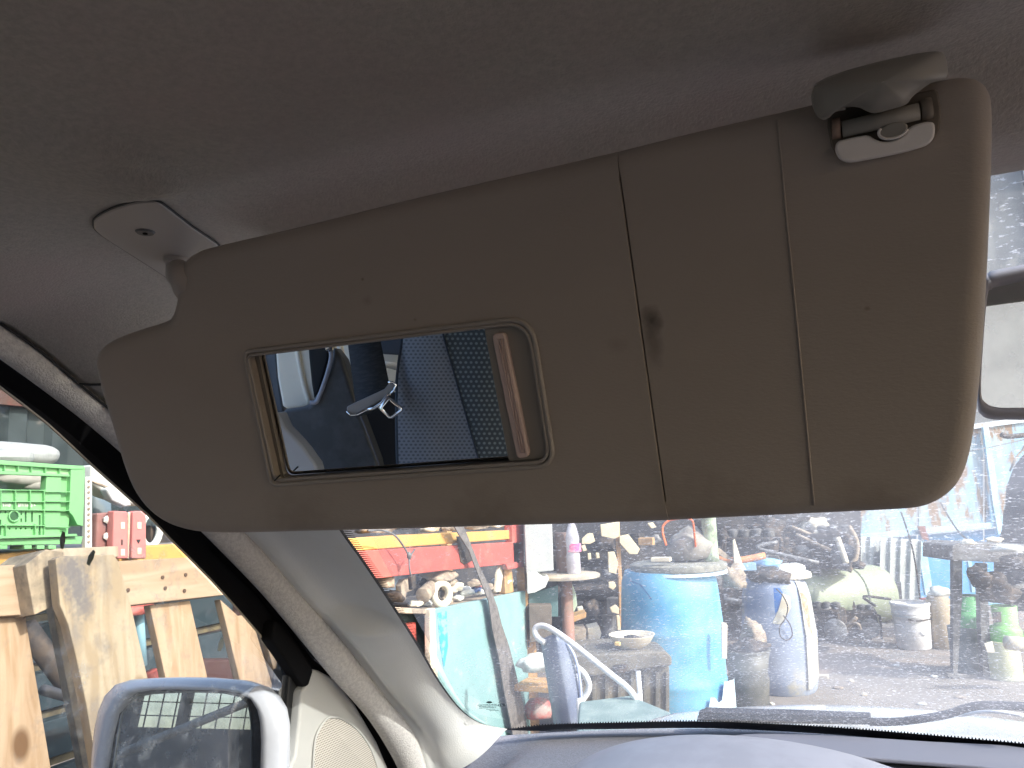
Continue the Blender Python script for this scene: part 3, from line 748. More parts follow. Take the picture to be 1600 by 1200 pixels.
tube('bracket_edge', [PV(x, y, .012) for x, y in [(1277, 135), (1272, 150), (1277, 172), (1288, 183), (1303, 171), (1321, 167)]], .0012, m_clip, cb, sm=3, seg=8)
0 and box('bracket_foot', PV(1378, 100, -.006)+Vector((0, 0, .012)), (.05, .012, .03), m_clip, cb)
# =================================================================== SEEN IN THE VANITY MIRROR: seat, belt, B-pillar
# seat back: upholstered shell with side bolster; patterned cloth
seat = thing('driver_seat', 'driver seat back in blue grey patterned cloth, seen in the vanity mirror', 'car seat', MR(700, 900, .97))
m_cloth1 = dots('seat_cloth_side', (.175, .18, .20), (.085, .09, .105), .0058, .30, asp=.75)
m_cloth2 = dots('seat_cloth_centre', (.05, .06, .07), (.16, .18, .19), .0066, .27, asp=.9)
def seatpt(px, py): # depth profile across the back
    e = (px-left_edge(py))
    return MR(px, py, .97 + .10*math.exp(-e/28) - .02*ss((e-80)/60) + .05*ss((e-420)/80))
def left_edge(py): return 619 + .00022*(py-640)**2 + (6*ss((600-py)/80))
def seam_x(py): return 691 + (py-520)*.285
pys = [400+ (960-400)*i/40 for i in range(41)]
def seatpart(name, f0, f1, m, n=24):
    rows, uv = [], []
    for py in pys:
        r_ = []
        for k in range(n+1):
            px = f0(py)+(f1(py)-f0(py))*k/n; r_.append(seatpt(px, py)); uv.append(((px-620)*.0008*1.0, (py-600)*.0008))
        rows.append(r_)
    return gridm(name, rows, m, seat, uv=uv)
seatpart('side_bolster', left_edge, seam_x, m_cloth1)
seatpart('centre_panel', seam_x, lambda y: 1030-(y-520)*.15, m_cloth2)
tube('seat_seam', [seatpt(seam_x(y), y)+refl_dir(FW)*-.001 for y in pys], .0012, mat('seat_seam', (.03, .04, .06), rough=.9), seat, seg=6)
tube('edge_piping', [seatpt(left_edge(y)+1, y) for y in pys], .003, mat('piping', (.05, .065, .09), rough=.8), seat, seg=6)
bk0 = refl_dir(FW)
sl = [seatpt(left_edge(y), y) for y in pys]; sr = [seatpt(1030-(y-520)*.15, y) for y in pys]
gridm('seat_back_shell', [[p, p+bk0*.06, q+bk0*.06, q] for p, q in zip(sl, sr)], mat('seat_dark', (.04, .05, .065), rough=.8), seat, smooth=False)

def slabM(name, px, d, th, m, parent=None, bevel=.003, sm=0, **k):
    pts = [MR(x, y, d) for x, y in px]
    if sm: pts = catmull(pts, sm, True)
    return slab(name, pts, refl_dir(FW)*th, m, parent, bevel=bevel, **k)
m_bp = mat('pillar_beige', (.80, .77, .68), (.72, .69, .60), sc=8, rough=.6, spec=.3)
m_bpd = mat('pillar_lower_blue_grey', (.065, .07, .08), (.045, .05, .058), sc=30, rough=.45, spec=.5, bump=.2, bsc=300)
m_bpk = mat('pillar_black', (.012, .014, .018), rough=.7)
slabM('door_frame_inner', [(398, 520), (428, 530), (434, 600), (452, 700), (462, 900), (398, 900)], 1.22, .03, mat('frame_blue_grey', (.10, .115, .14), rough=.5), car)
tube('daylight_sliver', [MR(x, y, 1.215) for x, y in [(405, 540), (416, 590), (424, 630), (431, 653)]], .0016, mat('sliver_bright', (.8, .82, .86), rough=.3), car, seg=6)  # white tube painted as the bright sliver of outside at the window
slabM('b_pillar_trim', [(424, 480), (520, 480), (520, 560), (497, 618), (490, 633), (470, 639), (446, 640), (440, 634), (432, 590)], 1.20, .03, m_bp, car, bevel=.006)
tube('trim_ridge', [MR(x, y, 1.198) for x, y in [(460, 520), (466, 560), (474, 600), (484, 632)]], .004, m_bp, car, sm=3)
slabM('belt_slot', [(478, 500), (516, 500), (512, 560), (498, 610), (490, 624), (486, 600), (482, 560)], 1.17, .02, m_bpk, car)
slabM('b_pillar_lower', [(440, 640), (480, 634), (488, 624), (500, 605), (512, 575), (520, 540), (535, 560), (560, 640), (590, 720), (612, 860), (440, 900), (430, 700)], 1.14, .05, m_bpd, car, bevel=.008, seg=3)
tube('edge_highlight', [MR(x, y, 1.136) for x, y in [(484, 629), (494, 628), (501, 612), (511, 583), (517, 556), (513, 540)]], .0032, mat('edge_highlight', (.30, .32, .40), rough=.4), car, sm=4)  # pale tube painted as the highlight along the pillar's edge
tube('belt_guide_screw', [MR(511, 541, 1.12), MR(512, 547, 1.13)], .004, mat('guide_screw', (.7, .7, .7), rough=.25, metal=1), car)
slabM('side_trim_dark', [(500, 560), (560, 600), (640, 620), (660, 900), (480, 900)], 1.24, .02, mat('side_dark', (.035, .042, .06), rough=.7), car)
slabM('rear_side_trim', [(520, 470), (640, 470), (650, 640), (560, 640), (540, 600)], 1.40, .03, m_bp, car)
slabM('rear_quarter_panel', [(588, 520), (650, 520), (650, 556), (596, 553)], 1.36, .02, mat('quarter_dark', (.06, .08, .12), rough=.6), car)
tube('rear_trim_fold', [MR(x, y, 1.36) for x, y in [(528, 530), (534, 555), (545, 585), (556, 610)]], .006, m_bp, car, sm=3)
tube('rear_trim_fold', [MR(x, y, 1.34) for x, y in [(600, 570), (615, 572), (630, 580)]], .006, m_bp, car, sm=3)
# door card, bottom left of the mirror
slabM('door_card', [(424, 650), (445, 668), (466, 690), (486, 716), (500, 750), (520, 900), (420, 900)], 1.02, .04, mat('door_card_grey', (.30, .31, .34), rough=.6), car, bevel=.01, seg=3, sm=2)
tube('pillar_crease', [MR(x, y, 1.136) for x, y in [(562, 648), (575, 680), (588, 715), (598, 745)]], .0012, mat('crease', (.12, .13, .17), rough=.5), car, seg=6)
# seat belt
belt = thing('seat_belt', 'black seat belt with chrome tongue hanging beside the seat', 'seat belt', MR(590, 620, 1.0))
rows = []
for t in range(13):
    u = t/12; y = 440+ (648-440)*u
    xa = 541 + (556-541)*ss((y-500)/150) ; xb = 575+ (y-440)*.168
    d = 1.0+.12*(1-u)
    rows.append([MR(xa, y+4*u, d), MR((xa+xb)/2, y-4*u, d-.004), MR(xb, y-40*u*.9, d)])
gridm('webbing', rows, mat('belt_webbing', (.018, .021, .027), (.03, .034, .042), sc=90, rough=.85, stretch=(1, 1, 6)), belt, thick=.0015)
m_ton = mat('tongue_plastic', (.20, .21, .24), rough=.4, spec=.5)
m_chr = mat('chrome', (.82, .84, .87), rough=.12, metal=1)
slabM('tongue_plate', [(541, 636), (548, 632), (600, 608), (607, 599), (614, 598), (618, 602), (615, 610), (606, 618), (575, 638), (556, 648), (547, 648), (541, 643)], .985, .004, m_ton, belt, bevel=.0015)
tube('plate_edge', [MR(x, y, .983) for x, y in [(541, 643), (548, 649), (558, 648), (576, 639), (582, 640)]], .0014, m_chr, belt, seg=8)
tube('plate_edge', [MR(x, y, .983) for x, y in [(606, 598), (613, 597), (618, 602), (615, 610), (607, 618)]], .0014, m_chr, belt, seg=8)
tube('tongue_loop', [MR(x, y, .975) for x, y in [(593, 638), (606, 622), (611, 626), (627, 638), (627, 641), (612, 652), (608, 652)]], .0034, m_chr, belt, seg=10, closed=True, flat=.6)
tube('tongue_loop', [MR(x, y, .978) for x, y in [(574, 640), (584, 638), (596, 630), (606, 616)]], .0020, m_chr, belt, seg=8)
# =================================================================== THE YARD
def wood(name, c1, c2, dark=(.16, .09, .045), ax='z', dirt=0, dcol=(.10, .085, .07)):
    m = bpy.data.materials.new(name); m.use_nodes = True; n = m.node_tree; b = n.nodes['Principled BSDF']
    b.inputs['Roughness'].default_value = .75; b.inputs['Specular IOR Level'].default_value = .2
    tc = n.nodes.new('ShaderNodeTexCoord'); mp = n.nodes.new('ShaderNodeMapping')
    mp.inputs['Scale'].default_value = {'z': (1, 1, .09), 'y': (1, .09, 1), 'x': (.09, 1, 1)}[ax]
    n.links.new(tc.outputs['Object'], mp.inputs[0])
    a = n.nodes.new('ShaderNodeTexNoise'); a.inputs['Scale'].default_value = 38; a.inputs['Detail'].default_value = 6; a.inputs['Distortion'].default_value = 1.2
    n.links.new(mp.outputs[0], a.inputs['Vector'])
    cr = n.nodes.new('ShaderNodeValToRGB'); cr.color_ramp.elements[0].position = .38; cr.color_ramp.elements[1].position = .62
    cr.color_ramp.elements[0].color = (*c2, 1); cr.color_ramp.elements[1].color = (*c1, 1)
    n.links.new(a.outputs[0], cr.inputs[0])
    # knots
    mp2 = n.nodes.new('ShaderNodeMapping'); mp2.inputs['Scale'].default_value = {'z': (1, 1, .55), 'y': (1, .55, 1), 'x': (.55, 1, 1)}[ax]
    n.links.new(tc.outputs['Object'], mp2.inputs[0])
    v = n.nodes.new('ShaderNodeTexVoronoi'); v.inputs['Scale'].default_value = 6.5; n.links.new(mp2.outputs[0], v.inputs['Vector'])
    r1 = n.nodes.new('ShaderNodeMapRange'); r1.inputs[1].default_value = .13; r1.inputs[2].default_value = .07; n.links.new(v.outputs['Distance'], r1.inputs[0])
    mx = n.nodes.new('ShaderNodeMix'); mx.data_type = 'RGBA'; n.links.new(r1.outputs[0], mx.inputs[0]); n.links.new(cr.outputs[0], mx.inputs[6]); mx.inputs[7].default_value = (*dark, 1)
    cur = mx.outputs[2]
    if dirt:
        d = n.nodes.new('ShaderNodeTexNoise'); d.inputs['Scale'].default_value = 7; d.inputs['Detail'].default_value = 9; d.inputs['Roughness'].default_value = .7
        n.links.new(tc.outputs['Object'], d.inputs['Vector'])
        r2 = n.nodes.new('ShaderNodeMapRange'); r2.inputs[1].default_value = .62-dirt*.25; r2.inputs[2].default_value = .72-dirt*.15; r2.inputs[4].default_value = .9; n.links.new(d.outputs[0], r2.inputs[0])
        m3 = n.nodes.new('ShaderNodeMix'); m3.data_type = 'RGBA'; n.links.new(r2.outputs[0], m3.inputs[0]); n.links.new(cur, m3.inputs[6]); m3.inputs[7].default_value = (*dcol, 1); cur = m3.outputs[2]
    n.links.new(cur, b.inputs['Base Color'])
    bp = n.nodes.new('ShaderNodeBump'); bp.inputs['Strength'].default_value = .4; bp.inputs['Distance'].default_value = .002; n.links.new(a.outputs[0], bp.inputs['Height']); n.links.new(bp.outputs[0], b.inputs['Normal'])
    return m
w_v = wood('pine_upright', (.45, .335, .23), (.36, .245, .15))
w_h = wood('pine_rail', (.44, .335, .24), (.36, .255, .17), ax='y', dirt=.1)
w_old = wood('old_board', (.46, .38, .27), (.34, .27, .19), dirt=.75, dcol=(.13, .115, .10))
w_dk = wood('orange_board', (.50, .24, .07), (.30, .13, .04), ax='y', dirt=.3)
m_ground = mat('yard_ground', (.27, .215, .18), (.20, .172, .155), sc=.9, rough=.95, bump=.8, bsc=30, lo=.42, hi=.58, col3=(.14, .135, .135), sc3=.45, lo3=.50, hi3=.60)
m_red = mat('rack_red', (.46, .10, .085), (.42, .15, .12), sc=9, rough=.55, lo=.5, hi=.7, col3=(.50, .28, .23), sc3=7, lo3=.6, hi3=.72)
m_orange = mat('rack_orange', (.58, .33, .10), (.50, .31, .15), sc=12, rough=.5, lo=.5, hi=.7)
m_tan = mat('post_tan', (.55, .33, .15), (.36, .22, .12), sc=14, rough=.7, lo=.45, hi=.65)
m_teal = mat('teal_sheet', (.21, .36, .37), (.26, .40, .41), sc=5, rough=.5, lo=.4, hi=.65, col3=(.45, .46, .40), sc3=8, lo3=.60, hi3=.70)
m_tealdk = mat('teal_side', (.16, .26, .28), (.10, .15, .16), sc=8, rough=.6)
m_rust = mat('blue_rusty_sheet', (.22, .38, .53), (.36, .45, .48), sc=3, rough=.6, lo=.4, hi=.6, col3=(.24, .15, .085), sc3=5, lo3=.49, hi3=.56, stretch=(1, 1, .35), bump=.2)
m_blue2 = mat('blue_sheet', (.12, .33, .62), (.20, .40, .62), sc=3, rough=.6, stretch=(1, 1, .4), col3=(.2, .13, .09), sc3=7, lo3=.62, hi3=.7)
m_iron = mat('old_iron', (.045, .042, .045), (.10, .075, .06), sc=20, rough=.7, metal=.2, bump=.5)
m_steel = mat('dull_steel', (.22, .22, .23), (.12, .115, .115), sc=16, rough=.5, metal=.3)
m_dust = mat('dusty_metal', (.38, .31, .24), (.24, .19, .15), sc=22, rough=.8, bump=.4)
m_cream = mat('cream_plastic', (.72, .66, .54), (.60, .52, .40), sc=12, rough=.7)
m_pale = mat('pale_plastic', (.70, .72, .70), (.56, .57, .54), sc=9, rough=.6)
m_green = mat('crate_green', (.19, .46, .20), (.16, .41, .175), sc=9, rough=.5, lo=.5, hi=.75)
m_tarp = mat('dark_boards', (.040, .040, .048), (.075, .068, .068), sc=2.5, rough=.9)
m_box = mat('grey_box', (.48, .50, .49), (.42, .44, .44), sc=5, rough=.6)
m_str = mat('strap_grey', (.17, .155, .15), (.11, .10, .10), sc=30, rough=.9)
m_gal = mat('zinc_sheet', (.52, .55, .55), (.42, .44, .44), sc=6, rough=.45, metal=.35, lo=.4, hi=.65)

g_ = []
nG = 50
struct(slab('tarmac', [ZP(x, y, .006) for x, y in [(1215, 1072), (1280, 1054), (1340, 1047), (1420, 1043), (1490, 1040), (1600, 1046), (1900, 1060), (2300, 1300), (1000, 1300), (1080, 1150)]], (0, 0, -.004), mat('tarmac_grey', (.215, .19, .172), (.255, .225, .20), sc=2.5, rough=.9, bump=.8, bsc=60), bevel=0))
struct(gridm('ground', [[(-60+120*i/nG, -60+120*j/nG, 0) for i in range(nG+1)] for j in range(nG+1)], m_ground, smooth=False))

# ------------------------------------------------ pallet leaning by the door
LAM = R(8); pn = Vector((math.cos(LAM), 0, math.sin(LAM))); pp0 = Vector((-1.35, 1.2, 1.1))
def PL(px, py, off=0): return plane(px, py, pp0+pn*off, pn)
def down(px):          # carry the board on to the ground along its own line
    return px
pal = thing('wooden_pallet', 'pine pallet standing on edge outside the driver window', 'pallet', Vector((-1.25, 1.2, 0)))
def board(name, px, off, th, m, label=None, bevel=.002, drop=None):
    pts = [PL(x, y, off) for x, y in px]
    if drop:      # indices (a,b): the two lower corners, (c,d) the upper ones they continue
        for lo_, hi_ in drop:
            v = (pts[lo_]-pts[hi_]).normalized(); t = (.02-pts[lo_].z)/v.z; pts[lo_] = pts[lo_]+v*t
    vs, fs = slabv(pts, -pn*th)
    o = mesh(name, vs, fs, m, pal, bevel=bevel, recalc=True)
    if label: o['label'] = label
    return o
board('board', [(-90, 970), (40, 962), (60, 1080), (80, 1200), (-60, 1200)], -.02, .02, w_v, None, drop=((3, 2), (4, 0)))
board('board', [(-300, 975), (-130, 968), (-100, 1200), (-290, 1200)], -.02, .02, w_v, None, drop=((2, 1), (3, 0)))
board('board', [(234, 945), (297, 938), (311, 1000), (326, 1065), (260, 1065)], -.02, .02, w_v, drop=((3, 2), (4, 0)))
board('board', [(344, 936), (372, 962), (392, 960), (435, 1100), (384, 1100)], -.02, .02, w_v, drop=((3, 2), (4, 0)))
board('board', [(412, 990), (440, 1000), (475, 1110), (446, 1110)], -.03, .02, w_h, drop=((2, 1), (3, 0)))
board('board', [(80, 940), (150, 940), (200, 1200), (130, 1200)], -.09, .02, w_old, 'darker back board', drop=((2, 1), (3, 0)))
board('rail', [(-200, 890), (43, 882), (54, 960), (-200, 974)], 0, .04, w_h)
board('rail', [(120, 880), (291, 871), (420, 868), (460, 895), (348, 930), (204, 946), (120, 950)], 0, .04, w_h)
board('end_block', [(40, 882), (72, 858), (100, 862), (100, 940), (54, 961)], .035, .10, w_old, 'weathered grey end block')
board('top_board', [(55, 865), (90, 857), (185, 853), (186, 870), (60, 885)], .01, .08, wood('pale_end', (.42, .36, .28), (.33, .27, .20)))
tilt = [(87, 873), (95, 869), (178, 866), (186, 878), (206, 950), (236, 1080), (262, 1200), (152, 1200), (135, 1100), (120, 1030), (107, 976), (94, 945)]
wide = board('wide_board', tilt, .075, .022, wood('stained_board', (.40, .335, .24), (.32, .25, .165), dirt=.35, dcol=(.16, .14, .125)), 'widest board, stained grey at its top', drop=((6, 5), (7, 8)))
for (x, y, rx, ry, am) in [(113, 890, .04, .055, .95), (125, 925, .035, .05, .9), (135, 950, .022, .03, .7), (165, 900, .02, .06, .4), (120, 985, .02, .05, .45), (150, 1120, .03, .05, .4)]:
    q = PL(x, y, .0765)-ORG[pal]; stain_shade(wide.data.materials[0], [(q.x, q.y, q.z, .3, rx, ry, am)], (.15, .14, .14))
for x, y in [(290, 898), (254, 902), (258, 919), (288, 923), (200, 922)]:
    p = PL(x, y, .001); lathe('nail_head', [(.004, 0), (.004, .0015), (.0005, .002)], p, mat('nail', (.10, .06, .04), rough=.7), pal, seg=10, axis=pn)
# darker side faces of the uprights
for px in ([(232, 945), (234, 1065), (262, 1065)],): pass

# leaves caught in the wiper lines of the dirty window
for i, (pts, lab) in enumerate([([(95, 857), (94, 843), (98, 830), (102, 832), (102, 846), (99, 858)], 'olive leaf stuck upright on the window below the green crate'),
             ([(136, 881), (139, 868), (146, 859), (149, 862), (146, 873), (140, 884)], 'olive leaf stuck on the window over the stained board'),
             ([(340, 1016), (342, 1005), (347, 995), (350, 1000), (349, 1010), (344, 1018)], 'pale leaf stuck on the window near the mirror')]):
    o = slab('dry_leaf', [XP(x, y, -.7250) for x, y in pts], (-.0008, 0, 0), mat('leaf%d' % (i//2), (.10, .11, .06) if i < 2 else (.40, .40, .30), rough=.7), bevel=0)
    tag(o, lab, 'leaf', 'dry leaves on the door window')

# ------------------------------------------------ rack that runs beside the van
RX = -1.75
def X(px, py, off=0): return XP(px, py, RX-off)
rack = thing('storage_rack', 'steel storage rack with red and orange beams running beside the van', 'rack', Vector((RX, 2.6, 0)))
def slabX(name, px, off, th, m, parent=None, bevel=.004, **k):
    return slab(name, [X(x, y, off) for x, y in px], (-th, 0, 0), m, parent, bevel=bevel, **k)
slabX('red_beam', [(470, 880), (555, 861), (700, 853), (815, 846), (812, 880), (700, 891), (600, 903), (500, 920)], 0, .05, m_red, rack)
slabX('orange_beam', [(540, 842), (620, 836), (800, 828), (802, 842), (620, 856), (540, 862)], .02, .05, m_orange, rack)
slabX('orange_beam', [(-200, 900), (-20, 868), (66, 858), (200, 855), (300, 848), (335, 862), (300, 876), (200, 885), (0, 892), (-200, 925)], -.02, .05, m_orange, rack)
slabX('shelf_deck', [(-200, 890), (0, 862), (300, 846), (540, 842), (540, 848), (0, 870), (-200, 897)], .05, .55, m_steel, rack)
def postX(name, px0, px1, py0, off, m, parent, dpt=.05):
    a = X(px0, py0, off); b = X(px1, py0, off)
    return box(name, ((a.x-dpt/2), (a.y+b.y)/2, a.z/2), (dpt, abs(b.y-a.y), a.z), m, parent)
postX('post', 819, 833, 885, 0, m_tan, rack)
slabX('red_post', [(799, 790), (818, 789), (819, 886), (803, 888)], .0, .05, m_red, rack)
box('back_post', (RX-.6, 1.0, 1.0), (.05, .06, 2.0), m_tan, rack)
box('back_post', (RX-.6, 4.3, 1.0), (.05, .06, 2.0), m_tan, rack)
for k in range(6):
    c = X(826, 905+k*34, -.002); o = box('slot', c, (.006, .012, .03), m_iron, rack, bevel=0)
slabX('mid_shelf', [(612, 948), (676, 952), (822, 924), (822, 930), (676, 960), (612, 958)], .0, .5, m_dust, rack)
cb_ = thing('teal_cabinet', 'pale teal metal cabinet front under the red beam, scratched', 'cabinet', X(750, 1100, 0)*1)
slabX('door_panel', [(678, 952), (750, 938), (821, 923), (833, 1250), (690, 1300)], -.01, .03, m_teal, cb_)
slabX('edge_strip', [(672, 952), (680, 950), (684, 1050), (688, 1300), (676, 1300)], -.02, .03, m_cream, cb_)
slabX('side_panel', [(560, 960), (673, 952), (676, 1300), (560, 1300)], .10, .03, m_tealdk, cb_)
slabX('painted_stroke', [(684, 958), (698, 955), (700, 1010), (694, 1045), (688, 1010)], -.012, .001, mat('blue_paint', (.06, .36, .58), (.25, .52, .62), sc=30, rough=.5, lo=.5, hi=.6), cb_, bevel=0)
tag(slabX('red_plate', [(618, 975), (650, 972), (652, 1005), (640, 1030), (620, 1008)], .06, .02, m_red), 'small red panel left of the teal cabinet', 'panel')
st = [(706, 815), (722, 815), (736, 850), (752, 890), (768, 922), (778, 950), (784, 975), (796, 1010), (806, 1050), (820, 1110), (835, 1220), (815, 1220), (800, 1140), (788, 1080), (780, 1030), (770, 985), (764, 940), (750, 905), (733, 860), (716, 833)]
tag(slabX('strap', st, -.05, .006, m_str, bevel=.001), 'long dark strap hanging over the beams and down the teal cabinet', 'strap')
tag(slabX('strap_tail', [(714, 838), (730, 838), (738, 876), (726, 882), (720, 878)], -.004, .005, m_iron, bevel=.001), 'short dark strap tail lying on the red beam', 'strap')
wi = thing('hanging_wire', 'thin grey wire with black connector hanging before the red beam', 'wire', X(600, 830, -.06))
tube('wire', [X(x, y, -.06) for x, y in [(575, 829), (598, 829), (616, 836), (628, 850), (638, 868), (640, 890), (643, 902)]], .004, m_steel, wi, sm=5, seg=6)
tube('branch', [X(x, y, -.06) for x, y in [(648, 858), (643, 866), (640, 874)]], .004, m_steel, wi, seg=6)
lathe('knot', [(.004, 0), (.010, .006), (.010, .02), (.004, .03)], X(639.5, 874, -.06), m_steel, wi, seg=10)
box('connector', X(644, 910, -.06), (.02, .035, .055), m_iron, wi, rx=.1)

# heap on the shelf
def elbow(name, c, r, ang, m, label, tilt=0.3, sweep=2.2, R_=None):
    R_ = R_ or r*1.7; c = Vector(c)
    pts = [c+Vector((math.sin(tilt)*R_*math.sin(a), math.cos(ang)*R_*math.cos(a)-math.sin(ang)*R_*math.sin(a), math.sin(ang)*R_*math.cos(a)+math.cos(ang)*R_*math.sin(a))) for a in [sweep*i/12 for i in range(13)]]
    t = thing(name, label, 'pipe fitting', c)
    tube('pipe_bend', pts, r, m, t, seg=14)
    for p, q_ in ((pts[0], pts[1]), (pts[-1], pts[-2])): lathe('collar', [(r*1.25, 0), (r*1.3, .004), (r*1.3, .016), (r*.9, .018)], p, m, t, seg=18, axis=(q_-p))
    return t
def ringt(name, c, R_, r, m, label, axis=(1, .3, .1), cat='ring'):
    q = Vector((0, 0, 1)).rotation_difference(Vector(axis).normalized())
    pts = [Vector(c)+q @ Vector((math.cos(a)*R_, math.sin(a)*R_, 0)) for a in [2*math.pi*i/24 for i in range(24)]]
    return tag(tube(name, pts, r, m, closed=True, seg=12), label, cat)
def lump(name, c, s, m, label, cat, seed=0, rough=.25, flat=1, grp=None):
    b = bmesh.new(); bmesh.ops.create_icosphere(b, subdivisions=3, radius=1)
    for v in b.verts:
        n_ = noise.noise(v.co*1.3+Vector((seed*3.1, seed, 0)))+.5*noise.noise(v.co*3.1+Vector((seed, 9, 2)))
        k = 1+rough*n_; v.co = Vector((v.co.x*s[0]*k, v.co.y*s[1]*k, max(v.co.z, -.55 if flat else -1)*s[2]*k))
    me = bpy.data.meshes.new(name); b.to_mesh(me); b.free(); me.materials.append(m); me.polygons.foreach_set('use_smooth', [True]*len(me.polygons))
    o = bpy.data.objects.new(name, me); COL.objects.link(o); o.location = c
    ORG[o] = Vector(c)
    return tag(o, label, cat, grp)
def can(name, c, r, h, m, label, cat='can', axis=None, grp=None):
    return tag(lathe(name, [(r*.9, 0), (r, .004), (r, h*.1), (r*.97, h*.12), (r*.97, h*.88), (r, h*.9), (r, h-.003), (r*.88, h)], c, m, seg=24, axis=axis), label, cat, grp)
elbow('pipe_elbow', X(700, 933, .12), .030, 1.0, m_dust, 'fat dusty pipe elbow in the heap over the teal cabinet', R_=.045, sweep=2.6)
ringt('coupling_ring', X(690, 928, .02), .047, .017, m_cream, 'round cream coupling ring in the heap over the cabinet', axis=(1, -.35, .1))
ringt('coupling_ring', X(690, 928, .06), .028, .010, m_dust, 'small brown ring inside the cream coupling', axis=(1, -.35, .1))
can('pipe_stub', X(660, 931, .05), .035, .12, m_dust, 'dusty pipe stub lying left of the coupling ring', 'pipe', axis=(-.1, 1, .25))
slabX('elbow_bracket', [(632, 905), (642, 903), (650, 915), (646, 922), (636, 926), (634, 938), (628, 930), (627, 915)], .03, .03, m_dust)
tag(bpy.context.scene.objects['elbow_bracket'], 'hooked dusty bracket at the left end of the heap', 'bracket')
for i, (x, y, s, mm, lab, cat) in enumerate([
    (688, 900, (.07, .10, .028), m_dust, 'flat brown sack lying highest in the heap', 'sack'),
    (695, 911, (.05, .07, .022), m_dust, 'rounded brown casting under the flat sack', 'casting'),
    (706, 918, (.05, .06, .035), m_cream, 'cream broken casting in the middle of the heap', 'casting'),
    (672, 915, (.05, .05, .04), m_iron, 'dark clump behind the pipe elbow', 'casting'),
    (728, 925, (.04, .045, .03), m_pale, 'pale crumpled bag in the heap left of the strap', 'bag'),
    (740, 912, (.04, .05, .02), m_dust, 'grey brown cover in the heap beside the strap', 'casting'),
    (744, 920, (.03, .032, .026), mat('blue_cap', (.04, .09, .25), rough=.5), 'small dark blue ball shaped cap in the heap', 'cap'),
    (750, 925, (.026, .028, .022), m_pale, 'white rounded cap beside the blue cap', 'cap'),
    (749, 914, (.02, .03, .016), mat('pink_rag', (.55, .20, .20), rough=.8), 'pink rag behind the blue cap', 'rag'),
    (762, 918, (.035, .05, .02), m_dust, 'brown rounded lump under the strap', 'casting'),
    (786, 908, (.05, .08, .03), m_pale, 'white folded plastic sheet right of the strap', 'sheet'),
    (800, 916, (.04, .06, .02), m_dust, 'dusty lump at the right end of the heap', 'casting'),
    (772, 922, (.03, .04, .016), m_cream, 'cream scrap in front of the white sheet', 'scrap'),
    (715, 935, (.03, .03, .014), m_pale, 'pale scrap at the front lip of the shelf', 'scrap'),
    (650, 943, (.03, .05, .014), m_cream, 'cream scrap before the pipe stub', 'scrap'),
    (668, 944, (.025, .03, .015), m_pale, 'white scrap at the cabinet corner', 'scrap'),
    (600, 908, (.04, .04, .04), m_dust, 'dusty lump at the windscreen edge', 'casting'),
    (612, 935, (.05, .05, .03), m_iron, 'dark casting left of the hooked bracket', 'casting'),
    (640, 820, (.08, .1, .03), m_iron, 'dark clutter over the orange beam at its left', 'scrap'),
    (672, 824, (.04, .06, .035), m_cream, 'cream bundle on the orange beam', 'bundle'),
    (700, 824, (.04, .05, .03), m_dust, 'brown bundle on the orange beam left of the strap', 'bundle'),
    (742, 821, (.07, .12, .03), m_dust, 'dusty long bundle on the orange beam', 'bundle'),
    (775, 819, (.04, .09, .03), m_pale, 'white bundle on the right end of the orange beam', 'bundle'),
    (590, 826, (.07, .12, .03), m_dust, 'greyish bundle at the windscreen edge above the orange beam', 'bundle')]):
    lump(cat.replace(' ', '_'), X(x, y, .06+.01*(i % 4)), s, mm, lab, cat, seed=i, rough=.45)
slabX('pale_blue_box', [(600, 905), (650, 893), (657, 905), (650, 914), (600, 937), (590, 920)], .20, .2, mat('pale_blue', (.42, .56, .74), (.36, .46, .62), sc=8, rough=.6))
tag(SC.objects['pale_blue_box'], 'pale blue carton at the back of the shelf', 'box')
slabX('wooden_stake', [(778, 897), (783, 880), (786, 900), (783, 925), (776, 925)], .02, .02, m_cream); tag(SC.objects['wooden_stake'], 'pointed pale stake standing right of the strap', 'stake')
slabX('tan_post', [(788, 890), (800, 888), (803, 925), (790, 928)], .03, .04, m_tan); tag(SC.objects['tan_post'], 'short tan post behind the end of the heap', 'post')
slabX('red_bracket', [(790, 881), (808, 878), (808, 888), (794, 890)], -.02, .03, m_red, rack)
tag(lump('cloth', X(829, 842, -.05), (.03, .05, .17), m_cream, '', '', 3, .35, 0), 'cream cloth hanging on the red post', 'cloth')
# dark sheet painted as the shaded depth behind the rack
box_ = tag(slabX('shade_backdrop', [(430, 700), (835, 760), (850, 1300), (430, 1400)], .85, .03, m_tarp), 'dark boarding painted as shade behind the storage rack', 'backdrop')

# ------------------------------------------------ left window: crate and parts on the rack
cr = thing('plastic_crate', 'broken bright green plastic crate standing on the rack', 'crate', X(60, 860, -.05))
CO = -.06
def cX(px, off=0): return [X(x, y, CO+off) for x, y in px]
def cs(name, px, off, th, m=m_green, bevel=.0012): return slab(name, cX(px, off), (-th, 0, 0), m, cr, bevel=bevel)
cs('top_rim', [(-120, 715), (0, 719), (111, 727), (132, 728), (132, 733), (111, 733), (0, 726), (-120, 722)], -.006, .05)
cs('rim_band', [(-120, 722), (0, 726), (110, 733), (109, 742), (0, 736), (-120, 732)], .004, .012, mat('crate_green_dusty', (.30, .58, .28), (.22, .55, .25), sc=12, rough=.6))
cs('rim_lower_edge', [(-120, 732), (0, 736), (109, 741), (109, 745), (0, 741), (-120, 738)], -.004, .012)
for x in (8, 29, 50, 72, 94): cs('rim_rib', [(x-.8, 727), (x+.8, 727), (x+.8, 741), (x-.8, 741)], -.004, .01)
